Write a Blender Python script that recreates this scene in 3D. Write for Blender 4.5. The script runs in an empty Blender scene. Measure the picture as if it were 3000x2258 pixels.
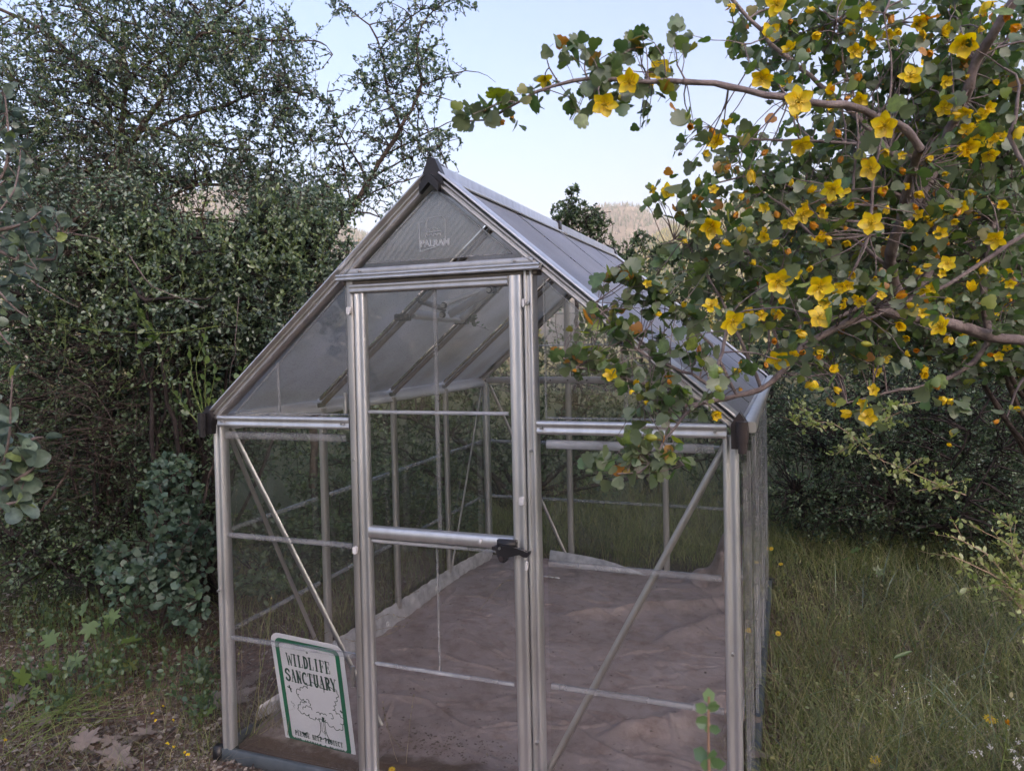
import bpy, math, random
import numpy as np
from mathutils import Matrix, Vector
random.seed(7)
rng = np.random.default_rng(11)
S = bpy.context.scene
COL = S.collection
RAD = math.radians

# ------------------------------------------------------------------ camera
FPX, W0, H0 = 2136.4, 3000.0, 2258.0
PI_, YA_, RO_ = -.0605, -.3631, -.024
CAM = np.array([1.9814, -2.1232, 1.4852])
_cy, _sy, _cp, _sp = math.cos(YA_), math.sin(YA_), math.cos(PI_), math.sin(PI_)
FW = np.array([_sy*_cp, _cy*_cp, _sp]); _r = np.array([_cy, -_sy, 0.0]); _u = np.cross(_r, FW)
RT = math.cos(RO_)*_r + math.sin(RO_)*_u
UP = -math.sin(RO_)*_r + math.cos(RO_)*_u
def at(x, y, d):                       # where the photograph's pixel (3000 px wide) lies at distance d
    return CAM + (FW + RT*((x-1500)/FPX) - UP*((y-1129)/FPX))*d
def ground_at(x, y, z=0.0):
    v = FW + RT*((x-1500)/FPX) - UP*((y-1129)/FPX)
    return CAM + v*((z-CAM[2])/v[2])
def project(P):
    v = np.asarray(P) - CAM
    z = v@FW
    return 1500+FPX*(v@RT)/z, 1129-FPX*(v@UP)/z, z
cd = bpy.data.cameras.new('camera'); cam = bpy.data.objects.new('camera', cd); COL.objects.link(cam)
M = Matrix((( RT[0], UP[0], -FW[0], CAM[0]), (RT[1], UP[1], -FW[1], CAM[1]), (RT[2], UP[2], -FW[2], CAM[2]), (0, 0, 0, 1)))
cam.matrix_world = M
cd.sensor_width = 36; cd.lens = FPX/W0*36; cd.clip_start = .05; cd.clip_end = 9000
cd.dof.use_dof = True; cd.dof.focus_distance = 2.5; cd.dof.aperture_fstop = 7.5
S.camera = cam
# ------------------------------------------------------------------ world, sun, exposure
SUN_EL, SUN_AZ = 17.0, 131.0            # low evening sun behind the camera, to its right
wd = bpy.data.worlds.new('World'); S.world = wd; wd.use_nodes = True
nt = wd.node_tree; bg = nt.nodes['Background']
sk = nt.nodes.new('ShaderNodeTexSky'); sk.sky_type = 'NISHITA'; sk.sun_disc = False
sk.sun_elevation = RAD(SUN_EL); sk.sun_rotation = RAD(SUN_AZ); sk.air_density = 1.0; sk.dust_density = 7.0; sk.ozone_density = 2.2
wb = nt.nodes.new('ShaderNodeMixRGB'); wb.blend_type = 'MULTIPLY'; wb.inputs[0].default_value = 1; wb.inputs[2].default_value = (1.0, .95, 1.04, 1)
nt.links.new(sk.outputs[0], wb.inputs[1]); nt.links.new(wb.outputs[0], bg.inputs[0]); bg.inputs[1].default_value = .15
sl = bpy.data.lights.new('sun', 'SUN'); sl.energy = 3.6; sl.angle = RAD(.5); sl.color = (1, .80, .58)
so = bpy.data.objects.new('sun', sl); COL.objects.link(so)
sd = Vector((math.sin(RAD(SUN_AZ))*math.cos(RAD(SUN_EL)), math.cos(RAD(SUN_AZ))*math.cos(RAD(SUN_EL)), math.sin(RAD(SUN_EL))))
so.rotation_euler = sd.to_track_quat('Z', 'Y').to_euler(); so.location = (6, -8, 12)
S.view_settings.view_transform = 'Standard'; S.view_settings.look = 'None'; S.view_settings.gamma = 1
S.view_settings.use_curve_mapping = False
S.view_settings.exposure = 1.62
cy = S.cycles
cy.max_bounces = 8; cy.diffuse_bounces = 3; cy.glossy_bounces = 3; cy.transmission_bounces = 3; cy.transparent_max_bounces = 40
cy.caustics_reflective = False; cy.caustics_refractive = False
SUN = np.array(sd)

# ------------------------------------------------------------------ helpers: tags
def tag(o, label=None, cat=None, group=None, kind=None):
    if label: o['label'] = label
    if cat: o['category'] = cat
    if group: o['group'] = group
    if kind: o['kind'] = kind
    return o
def empty(name, loc, label, cat, group=None):
    o = bpy.data.objects.new(name, None); COL.objects.link(o); o.location = loc; o.empty_display_size = .1
    return tag(o, label, cat, group)

# ------------------------------------------------------------------ helpers: materials
def newmat(name):
    m = bpy.data.materials.new(name); m.use_nodes = True
    n = m.node_tree.nodes; n.clear(); return m, n, m.node_tree.links
def N(n, t, **kw):
    x = n.new(t)
    for k, v in kw.items():
        if k.startswith('i_'): x.inputs[k[2:].replace('_', ' ')].default_value = v
        else: setattr(x, k, v)
    return x
def ramp(n, l, src, stops):
    r = n.new('ShaderNodeValToRGB'); e = r.color_ramp.elements
    while len(e) < len(stops): e.new(.5)
    for i, (p, c) in enumerate(stops): e[i].position = p; e[i].color = (*c, 1)
    if src is not None: l.new(src, r.inputs[0])
    return r
def noise(n, l, scale, detail=3, coord='Object', vec_scale=None, rough=.55):
    tc = n.new('ShaderNodeTexCoord'); out = tc.outputs[coord]
    if vec_scale:
        mp = n.new('ShaderNodeMapping'); mp.inputs['Scale'].default_value = vec_scale; l.new(out, mp.inputs[0]); out = mp.outputs[0]
    t = n.new('ShaderNodeTexNoise'); t.inputs['Scale'].default_value = scale; t.inputs['Detail'].default_value = detail
    t.inputs['Roughness'].default_value = rough; l.new(out, t.inputs['Vector']); return t
def mat_leaf(name, stops, trans=.35, gloss=.05, grough=.4, back=None, clump=2.6):
    """leaf: colour drawn from each leaf's own tint value"""
    m, n, l = newmat(name)
    at_ = N(n, 'ShaderNodeAttribute', attribute_name='tint')
    oi = n.new('ShaderNodeObjectInfo'); ad = N(n, 'ShaderNodeMath', operation='ADD'); fr = N(n, 'ShaderNodeMath', operation='FRACT')
    l.new(at_.outputs['Fac'], ad.inputs[0]); l.new(oi.outputs['Random'], ad.inputs[1]); l.new(ad.outputs[0], fr.inputs[0])
    r = ramp(n, l, fr.outputs[0], stops)
    col = r.outputs[0]
    if clump:
        tn = noise(n, l, clump, 2, 'Object'); mr = N(n, 'ShaderNodeMapRange'); mr.inputs['From Min'].default_value = .32; mr.inputs['From Max'].default_value = .68
        mr.inputs['To Min'].default_value = .72; mr.inputs['To Max'].default_value = 1.30; l.new(tn.outputs[0], mr.inputs[0])
        hv_ = n.new('ShaderNodeHueSaturation'); l.new(col, hv_.inputs['Color']); l.new(mr.outputs[0], hv_.inputs['Value']); col = hv_.outputs[0]
    if back:
        g = n.new('ShaderNodeNewGeometry'); mx = N(n, 'ShaderNodeMixRGB'); mx.inputs[2].default_value = (*back, 1)
        l.new(g.outputs['Backfacing'], mx.inputs[0]); l.new(col, mx.inputs[1]); col = mx.outputs[0]
    d = n.new('ShaderNodeBsdfDiffuse'); t = n.new('ShaderNodeBsdfTranslucent'); g = N(n, 'ShaderNodeBsdfGlossy'); g.inputs['Roughness'].default_value = grough
    hs = N(n, 'ShaderNodeHueSaturation'); hs.inputs['Saturation'].default_value = 1.25; hs.inputs['Value'].default_value = 1.5
    l.new(col, hs.inputs['Color'])
    l.new(col, d.inputs[0]); l.new(hs.outputs[0], t.inputs[0]); g.inputs[0].default_value = (.9, .95, 1, 1)
    a = n.new('ShaderNodeMixShader'); a.inputs[0].default_value = trans; l.new(d.outputs[0], a.inputs[1]); l.new(t.outputs[0], a.inputs[2])
    b = n.new('ShaderNodeMixShader'); b.inputs[0].default_value = gloss; l.new(a.outputs[0], b.inputs[1]); l.new(g.outputs[0], b.inputs[2])
    o = n.new('ShaderNodeOutputMaterial'); l.new(b.outputs[0], o.inputs[0]); return m
def mat_pbr(name, stops, scale=8, rough=.7, metal=0, bump=0, bscale=None, vec=None, spec=.4, detail=4, coord='Object'):
    m, n, l = newmat(name)
    t = noise(n, l, scale, detail, coord, vec)
    r = ramp(n, l, t.outputs[0], stops)
    p = n.new('ShaderNodeBsdfPrincipled'); p.inputs['Roughness'].default_value = rough; p.inputs['Metallic'].default_value = metal
    p.inputs['Specular IOR Level'].default_value = spec
    l.new(r.outputs[0], p.inputs['Base Color'])
    if bump:
        t2 = noise(n, l, bscale or scale*3, 5, coord, vec); b = n.new('ShaderNodeBump'); b.inputs['Strength'].default_value = bump; b.inputs['Distance'].default_value = .01
        l.new(t2.outputs[0], b.inputs['Height']); l.new(b.outputs[0], p.inputs['Normal'])
    o = n.new('ShaderNodeOutputMaterial'); l.new(p.outputs[0], o.inputs[0]); return m

M_bark = mat_pbr('bark_grey_brown', [(.3, (.045, .032, .028)), (.7, (.13, .10, .085))], 30, .9, bump=.6, bscale=90)
M_bark_dark = mat_pbr('bark_dark', [(.3, (.018, .014, .014)), (.7, (.055, .042, .038))], 30, .9, bump=.6, bscale=90)
M_bark_pale = mat_pbr('bark_pale_grey', [(.3, (.12, .095, .09)), (.7, (.26, .21, .20))], 40, .85, bump=.5, bscale=120)
M_twig_tan = mat_pbr('twig_tan', [(.3, (.34, .24, .16)), (.7, (.55, .42, .30))], 30, .8)
M_stem_green = mat_pbr('stem_green', [(.3, (.09, .13, .03)), (.7, (.17, .22, .06))], 20, .6)
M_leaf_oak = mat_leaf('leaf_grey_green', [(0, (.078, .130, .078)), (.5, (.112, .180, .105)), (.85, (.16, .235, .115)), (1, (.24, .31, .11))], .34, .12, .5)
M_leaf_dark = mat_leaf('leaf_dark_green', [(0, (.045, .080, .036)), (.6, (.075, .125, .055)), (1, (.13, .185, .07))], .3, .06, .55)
M_leaf_blue = mat_leaf('leaf_blue_green', [(0, (.065, .11, .075)), (.6, (.09, .145, .095)), (1, (.13, .20, .10))], .25, .05, .5)
M_leaf_manz = mat_leaf('leaf_pale_grey_green', [(0, (.10, .14, .11)), (.7, (.14, .19, .14)), (.9, (.17, .23, .13)), (1, (.24, .30, .08))], .25, .05)
M_leaf_lime = mat_leaf('leaf_young_green', [(0, (.10, .16, .05)), (1, (.17, .25, .07))], .4, .05)
M_leaf_young = mat_leaf('leaf_young_grey_lime', [(0, (.10, .155, .070)), (1, (.19, .25, .10))], .35, .10)
M_leaf_flannel = mat_leaf('leaf_flannelbush', [(0, (.075, .140, .048)), (.5, (.115, .190, .060)), (.75, (.18, .25, .065)), (.88, (.26, .31, .06)), (.94, (.28, .24, .07)), (.97, (.45, .20, .04)), (1, (.50, .23, .04))], .35, .07, .5, back=(.145, .185, .09))
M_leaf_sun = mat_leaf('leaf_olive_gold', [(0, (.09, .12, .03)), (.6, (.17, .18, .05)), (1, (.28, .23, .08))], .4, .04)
M_leaf_pine = mat_leaf('needles_far', [(0, (.03, .045, .028)), (.5, (.06, .072, .045)), (.65, (.11, .095, .085)), (1, (.17, .145, .135))], .0, .0)
M_grass = mat_leaf('grass_blades', [(0, (.095, .135, .040)), (.4, (.15, .19, .058)), (.75, (.22, .24, .085)), (1, (.38, .34, .17))], .3, .05)
M_grass_dry = mat_leaf('grass_dry', [(0, (.17, .14, .09)), (1, (.36, .31, .21))], .3, .05)
M_litter = mat_leaf('leaf_litter', [(0, (.045, .036, .032)), (.35, (.10, .078, .066)), (.7, (.18, .15, .13)), (1, (.34, .30, .27))], .05, .03)
M_deadleaf = mat_leaf('dead_leaf', [(0, (.16, .125, .105)), (1, (.27, .22, .19))], .1, .05)
M_petal = mat_leaf('petal_yellow', [(0, (.72, .50, .004)), (.5, (.80, .58, .006)), (1, (.83, .64, .02))], .35, .05, .5)
M_petal_wilt = mat_leaf('petal_orange', [(0, (.62, .27, .015)), (.5, (.72, .36, .01)), (1, (.50, .20, .04))], .35, .04, .5)
M_petal_base = mat_leaf('flower_centre', [(0, (.50, .36, .01)), (1, (.62, .45, .02))], .2, .04)
M_bud = mat_leaf('flower_bud', [(0, (.30, .33, .05)), (1, (.45, .42, .04))], .2, .04)

# ------------------------------------------------------------------ helpers: geometry
class MB:
    def __init__(s): s.V = []; s.F = []; s.T = []; s.MI = []; s.n = 0
    def add(s, V, F, mi=0, tint=None):
        V = np.asarray(V, float).reshape(-1, 3); F = np.asarray(F, int)
        s.V.append(V); s.F.append(F+s.n); s.MI.append(np.full(len(F), mi)); s.n += len(V)
        s.T.append(np.zeros(len(V)) if tint is None else np.broadcast_to(np.asarray(tint, float), (len(V),)))
        return s
    def build(s, name, mats, parent=None, smooth=False, loc=None):
        V = np.concatenate(s.V)
        if loc is not None: V = V - np.asarray(loc)
        elif parent is not None: V = V - np.array(wloc(parent))
        me = bpy.data.meshes.new(name); me.vertices.add(len(V)); me.vertices.foreach_set('co', V.ravel())
        idx = np.concatenate([f.ravel() for f in s.F]); tot = np.concatenate([np.full(len(f), f.shape[1]) for f in s.F])
        st = np.concatenate([[0], np.cumsum(tot)[:-1]])
        me.loops.add(len(idx)); me.loops.foreach_set('vertex_index', idx.astype(np.int32))
        me.polygons.add(len(tot)); me.polygons.foreach_set('loop_start', st.astype(np.int32))
        me.polygons.foreach_set('material_index', np.concatenate(s.MI).astype(np.int32))
        if smooth: me.polygons.foreach_set('use_smooth', np.ones(len(tot), bool))
        a = me.attributes.new('tint', 'FLOAT', 'POINT'); a.data.foreach_set('value', np.concatenate(s.T).astype(np.float32))
        me.update(calc_edges=True)
        for m in (mats if isinstance(mats, (list, tuple)) else [mats]): me.materials.append(m)
        o = bpy.data.objects.new(name, me); COL.objects.link(o)
        if parent is not None: o.parent = parent
        if loc is not None: o.location = loc
        return o
def wloc(o):
    p = np.array(o.location); 
    while o.parent: o = o.parent; p = p+np.array(o.location)
    return p
def unit(v, ax=-1): return v/np.maximum(np.linalg.norm(v, axis=ax, keepdims=True), 1e-9)
def tubes(mb, P, R, sides=4, mi=0, tint=0.0):
    """P (N,K,3) paths, R (N,K) radii"""
    P = np.asarray(P, float); R = np.asarray(R, float)
    if P.ndim == 2: P = P[None]; R = R[None]
    n, k, _ = P.shape
    T = np.gradient(P, axis=1); T = unit(T)
    ref = np.where(np.abs(T[:, :1, 2:3]) > .8, np.array([[[1., 0, 0]]]), np.array([[[0, 0, 1.]]]))
    ref = np.broadcast_to(ref, T.shape)
    A = unit(np.cross(T, ref)); B = np.cross(T, A)
    a = np.arange(sides)*2*math.pi/sides
    V = P[:, :, None]+R[:, :, None, None]*(np.cos(a)[None, None, :, None]*A[:, :, None]+np.sin(a)[None, None, :, None]*B[:, :, None])
    i = np.arange(n)[:, None, None]*k*sides; j = np.arange(k-1)[None, :, None]*sides; q = np.arange(sides)[None, None]; q2 = (q+1) % sides
    F = np.stack([i+j+q, i+j+q2, i+j+sides+q2, i+j+sides+q], -1).reshape(-1, 4)
    mb.add(V, F, mi, np.repeat(np.broadcast_to(tint, (n,)), k*sides) if np.ndim(tint) else tint)
def smooth_path(pts, step=.06, jitter=0):
    P = np.asarray(pts, float)
    if len(P) < 3: P = np.insert(P, 1, (P[0]+P[-1])/2, 0)
    Q = np.vstack([2*P[0]-P[1], P, 2*P[-1]-P[-2]]); out = []
    for i in range(1, len(Q)-2):
        n = max(2, int(np.linalg.norm(Q[i+1]-Q[i])/step))
        t = np.linspace(0, 1, n, endpoint=False)[:, None]
        out.append(.5*((2*Q[i])+(Q[i+1]-Q[i-1])*t+(2*Q[i-1]-5*Q[i]+4*Q[i+1]-Q[i+2])*t**2+(3*Q[i]-Q[i-1]-3*Q[i+1]+Q[i+2])*t**3))
    out.append(P[-1:]); o = np.vstack(out)
    if jitter: o[1:-1] += rng.normal(0, jitter, o[1:-1].shape)
    return o
# leaf templates: x = along the leaf (0..1), y = across, z = up
TL_OVAL = (np.array([(0, 0, 0), (.3, .27, .05), (.72, .27, .05), (1, 0, -.03), (.72, -.27, .05), (.3, -.27, .05)]), np.array([(0, 1, 2, 3), (0, 3, 4, 5)]))
TL_ROUND = (np.array([(0, 0, 0), (.2, .33, .06), (.65, .42, .08), (1, 0, -.02), (.65, -.42, .08), (.2, -.33, .06)]), np.array([(0, 1, 2, 3), (0, 3, 4, 5)]))
TL_RHOMB = (np.array([(0, 0, 0), (.5, .3, .06), (1, 0, 0), (.5, -.3, .06)]), np.array([(0, 1, 2), (0, 2, 3)]))
def _lobed(lobes):
    pts = []
    for a, r in lobes: pts.append((.42+r*math.cos(a)*.58, r*math.sin(a)*.56, 0))
    V = [(.0, 0, 0), (.42, 0, -.04)]+[(x, y, .16*abs(y)-.10*max(0, x-.5)) for x, y, _ in pts]
    n = len(pts); F = []
    V = np.array(V)
    for i in range(n-1): F.append((1, 2+i, 3+i))
    F.append((0, 1, 2+n-1)); F.append((0, 2, 1))
    return V, np.array(F)[:, ::-1]
_L = [(-2.55, .85), (-2.0, 1.0), (-1.55, 1.02), (-1.2, .8), (-.95, .98), (-.55, 1.02), (-.42, .78), (-.22, .98), (0, 1.05), (.22, .98), (.42, .78), (.55, 1.02), (.95, .98), (1.2, .8), (1.55, 1.02), (2.0, 1.0), (2.55, .85)]
_L2 = [(-2.5, .9), (-1.9, 1.05), (-1.4, .95), (-1.05, .72), (-.7, .95), (-.35, .98), (0, 1.12), (.35, .98), (.7, .95), (1.05, .72), (1.4, .95), (1.9, 1.05), (2.5, .9)]
TL_FLAN = _lobed(_L); TL_FLAN2 = _lobed(_L2)
_L3 = []
for k in range(-2, 3):
    b = k*.95; r = 1.15-.12*abs(k)
    _L3 += [(b-.42, .50*r), (b-.30, .80*r), (b-.18, .78*r), (b-.08, 1.02*r), (b, 1.05*r), (b+.08, 1.02*r), (b+.18, .78*r), (b+.30, .80*r)]
TL_PALM = _lobed([(a, r) for a, r in _L3 if abs(a) < 2.9])
def frames(D, Nn):
    X = unit(D); Y = unit(np.cross(Nn, X)); Z = np.cross(X, Y); return np.stack([X, Y, Z], -1)
def leaves(mb, P, D, Nn, size, tpl, mi=0, tint=None, width=None):
    V, F = tpl; n = len(P); R_ = frames(D, Nn); sz = np.broadcast_to(size, (n,))
    L = np.broadcast_to(V, (n,)+V.shape).copy()*sz[:, None, None]
    if width is not None: L[:, :, 1] *= np.broadcast_to(width, (n,))[:, None]
    W_ = np.einsum('nij,nkj->nki', R_, L)+P[:, None]
    Fa = (F[None]+(np.arange(n)*len(V))[:, None, None]).reshape(-1, F.shape[1])
    t = rng.random(n) if tint is None else tint
    mb.add(W_, Fa, mi, np.repeat(t, len(V)))
HOLES = []
def blob_pts(blobs, n, bias=.45):
    """blobs: (px, py, depth, rx px, ry px, rd m[, weight]) -> points inside those ellipsoids"""
    w = np.array([(b[6] if len(b) > 6 else b[3]*b[4]) for b in blobs], float); w /= w.sum()
    k = rng.choice(len(blobs), n, p=w); d = unit(rng.normal(size=(n, 3)))*(rng.random(n)**bias)[:, None]
    out = np.zeros((n, 3))
    for i, b in enumerate(blobs):
        s = k == i; c = at(b[0], b[1], b[2]); q = d[s]
        out[s] = c+RT*(q[:, :1]*b[3]/FPX*b[2])+UP*(q[:, 1:2]*b[4]/FPX*b[2])+FW*(q[:, 2:3]*b[5])
    out[:, 2] = np.maximum(out[:, 2], .03)
    for (hx, hy, rx, ry, pr) in HOLES:                    # gaps in the foliage
        v = out-CAM; z = v@FW; X_ = 1500+FPX*(v@RT)/z; Y_ = 1129-FPX*(v@UP)/z
        m = (((X_-hx)/rx)**2+((Y_-hy)/ry)**2 < 1) & (z > 3.4) & (z < 9) & (rng.random(n) < pr); out[m] = out[rng.integers(0, n, m.sum())]
    return out
def nearest(Pt, Nd, zpen=.0):
    out = np.zeros(len(Pt), int)
    for i in range(0, len(Pt), 1500):
        d = ((Pt[i:i+1500, None]-Nd[None])**2).sum(-1)
        if zpen: d = d+zpen*np.maximum(0, Nd[None, :, 2]-Pt[i:i+1500, None, 2])**2
        out[i:i+1500] = d.argmin(1)
    return out
def curves(A, B, k, bend=.15, up=.1, jit=.02):
    n = len(A); L = np.linalg.norm(B-A, axis=1)[:, None]
    mid = (A+B)/2+rng.normal(0, 1, (n, 3))*L*bend+np.array([0, 0, 1])*L*up
    t = np.linspace(0, 1, k)[None, :, None]
    P = (1-t)**2*A[:, None]+2*t*(1-t)*mid[:, None]+t**2*B[:, None]
    J = rng.normal(0, 1, P.shape)*L[:, None]*jit; J[:, 0] = 0
    return P+J
class Plant:
    """limbs -> branches -> twigs -> leaves, all real geometry inside given volumes"""
    def __init__(s): s.wood = MB(); s.leaf = MB(); s.nodes = []; s.tw = None
    def limb(s, pts, r0, r1, sides=7, jitter=.004, step=.06, node=True):
        P = smooth_path(pts, step, jitter); t = np.linspace(0, 1, len(P))
        R_ = (r0*(1-t)+r1*t)*(1+.1*np.sin(t*37+r0*999))
        tubes(s.wood, P, R_, sides)
        if node: s.nodes.append(P)
        return P
    def branch(s, targets, r0=.008, r1=.002, k=7, sides=4, bend=.14, up=.08, skip=2, zpen=0, maxlen=None, reg=True, jit=.05):
        Nd = np.vstack(s.nodes); A = Nd[nearest(targets+rng.normal(0, jit, targets.shape), Nd, zpen)]
        B = targets
        if maxlen:
            v = B-A; L = np.linalg.norm(v, axis=1, keepdims=True); f = np.minimum(1, maxlen/np.maximum(L, 1e-6)); A = np.where(f < 1, A, A); keep = (L[:, 0] < maxlen*3); A, B = A[keep], (A+v*f)[keep]
        P = curves(A, B, k, bend, up); L = np.linalg.norm(B-A, axis=1)
        rr = r0*np.clip(L/np.median(L), .4, 1.3) if len(L) else r0
        t = np.linspace(0, 1, k)[None]
        tubes(s.wood, P, rr[:, None]*(1-t)+r1*t, sides)
        if reg: s.nodes.append(P[:, skip:].reshape(-1, 3))
        s.tw = P; return P
    def foliate(s, P, m, size, tpl, t0=.15, spread=.8, upn=.6, petiole=.0, droop=0., sizevar=.3, mi=0, mb=None, collect=None, cluster=0):
        n, k, _ = P.shape; t = t0+(1-t0)*rng.random((n, m))
        if cluster: t = np.round(t*cluster)/cluster
        x = np.clip(t, 0, 1)*(k-1)*.999; i = x.astype(int); f = (x-i)[..., None]; a = np.arange(n)[:, None]
        Q = (P[a, i]*(1-f)+P[a, i+1]*f).reshape(-1, 3); T = unit(P[a, i+1]-P[a, i]).reshape(-1, 3)
        D = unit(T*.6+rng.normal(size=Q.shape)*spread+np.array([0, 0, .25-droop]))
        Nn = unit(rng.normal(size=Q.shape)*(1-upn)+np.array([0, 0, upn])-FW*.2)
        sz = size*(1+sizevar*rng.normal(size=len(Q))).clip(.45, 1.7)
        Q = Q+D*petiole
        if collect is not None: collect.append((Q, D, Nn, sz)); return
        leaves(mb or s.leaf, Q, D, Nn, sz, tpl, mi, tint=(np.repeat(rng.random(n)*.75, m)+rng.random(n*m)*.25))
def shrub(name, label, cat, base, limbs, blobs, nb, ntw, lpt, lsize, leafmat, barkmat=M_bark, tpl=TL_OVAL, r=(.03, .006), br=(.008, .002), twl=.16, tr=.0018, group=None, tlen_bias=.5, droop=0., upn=.5, zpen=.4, cluster=0, bias=.45, spread=.8, nauto=8):
    root = empty(name, tuple(base), label, cat, group)
    p = Plant()
    base = np.asarray(base, float)
    if limbs:
        for L in limbs: p.limb([np.asarray(q, float) for q in L[0]], L[1], L[2])
    if nauto:
        tg = blob_pts(blobs, nauto, .8)
        for g in tg:
            off = rng.normal(0, .06, 3)*np.array([1, 1, 0]); mid = base*.4+g*.6; mid[:2] += rng.normal(0, .12, 2); mid[2] = base[2]+(g[2]-base[2])*rng.uniform(.45, .75)
            p.limb([base+off, mid, g], r[0]*rng.uniform(.6, 1), r[1], sides=5, jitter=.008, step=.1)
    p.branch(blob_pts(blobs, nb, bias), br[0], br[1], k=7, zpen=zpen)
    T = p.branch(blob_pts(blobs, ntw, bias), tr*1.3, tr*.6, k=5, sides=3, maxlen=twl, reg=False)
    p.foliate(T, lpt, lsize, tpl, t0=.1, droop=droop, upn=upn, cluster=cluster, spread=spread)
    p.wood.build('branches', barkmat, root); p.leaf.build('crown', leafmat, root)
    return root, p

def box(mb, c, s, R_=None, mi=0):
    c = np.asarray(c, float); h = np.asarray(s, float)/2
    V = np.array([(x, y, z) for x in (-1, 1) for y in (-1, 1) for z in (-1, 1)])*h
    if R_ is not None: V = V@np.asarray(R_).T
    mb.add(V+c, [(0, 1, 3, 2), (4, 6, 7, 5), (0, 4, 5, 1), (2, 3, 7, 6), (0, 2, 6, 4), (1, 5, 7, 3)], mi)
def extrude(mb, prof, p0, p1, u, mi=0, cap=True, warp=None):
    """prof: closed 2D outline (a across u, b across v = dir x u)"""
    p0, p1, u = [np.asarray(q, float) for q in (p0, p1, u)]; d = unit(p1-p0); u = unit(u-d*(u@d)); v = np.cross(u, d)
    pr = np.asarray(prof, float); n = len(pr)
    V = np.concatenate([p0+pr[:, :1]*u+pr[:, 1:]*v, p1+pr[:, :1]*u+pr[:, 1:]*v])
    if warp: V = warp(V)
    i = np.arange(n); j = (i+1) % n
    mb.add(V, np.stack([i, j, j+n, i+n], 1), mi)
    if cap:
        mb.add(V, [tuple(range(n))[::-1]], mi); mb.add(V, [tuple(range(n, 2*n))], mi)
def rectp(w, h, ox=0, oy=0): return [(ox-w/2, oy-h/2), (ox+w/2, oy-h/2), (ox+w/2, oy+h/2), (ox-w/2, oy+h/2)]
def groovep(w, h, g=3, depth=.003):
    """rectangle w (along u) x h (along v) with g grooves in its +v face, small bevels"""
    b = min(w, h)*.12; pts = [(-w/2+b, -h/2), (w/2-b, -h/2), (w/2, -h/2+b), (w/2, h/2-b), (w/2-b, h/2)]
    xs = np.linspace(w/2-b, -w/2+b, g*2+2)
    for k in range(1, len(xs)-1, 2):
        e = (xs[k-1]-xs[k])*.18
        pts += [(xs[k]+e, h/2), (xs[k], h/2-depth), (xs[k+1], h/2-depth), (xs[k+1]-e, h/2)]
    pts += [(-w/2+b, h/2), (-w/2, h/2-b), (-w/2, -h/2+b)]
    return pts

# ================================================================== SETTING
def ground_h(x, y):
    x = np.asarray(x, float); y = np.asarray(y, float)
    h = .018*np.sin(x*2.1+.5)*np.cos(y*1.7)+.012*np.sin(x*5.3+y*3.1)
    near = np.exp(-(np.maximum(0, np.maximum(np.abs(x-.92)-1.0, np.abs(y-1.26)-1.35)))**2/.25)
    h = h*(1-near)-.045*near-.03*(1-near)
    # unseen rise added behind the camera to keep the sun off the site
    s = (x-CAM[0])*SUN[0]+(y-CAM[1])*SUN[1]; s = s/math.hypot(SUN[0], SUN[1])
    t_ = -(x-CAM[0])*SUN[1]+(y-CAM[1])*SUN[0]; t_ = t_/math.hypot(SUN[0], SUN[1])
    h = h+47*np.clip((s-22)/85, 0, 1)**1.4*np.exp(-(t_/52)**4)*np.clip((320-s)/200, 0, 1)
    # gentle fall ahead
    d = (x-CAM[0])*FW[0]+(y-CAM[1])*FW[1]
    h = h-np.clip(d-9, 0, 400)*.012
    return h
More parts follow.
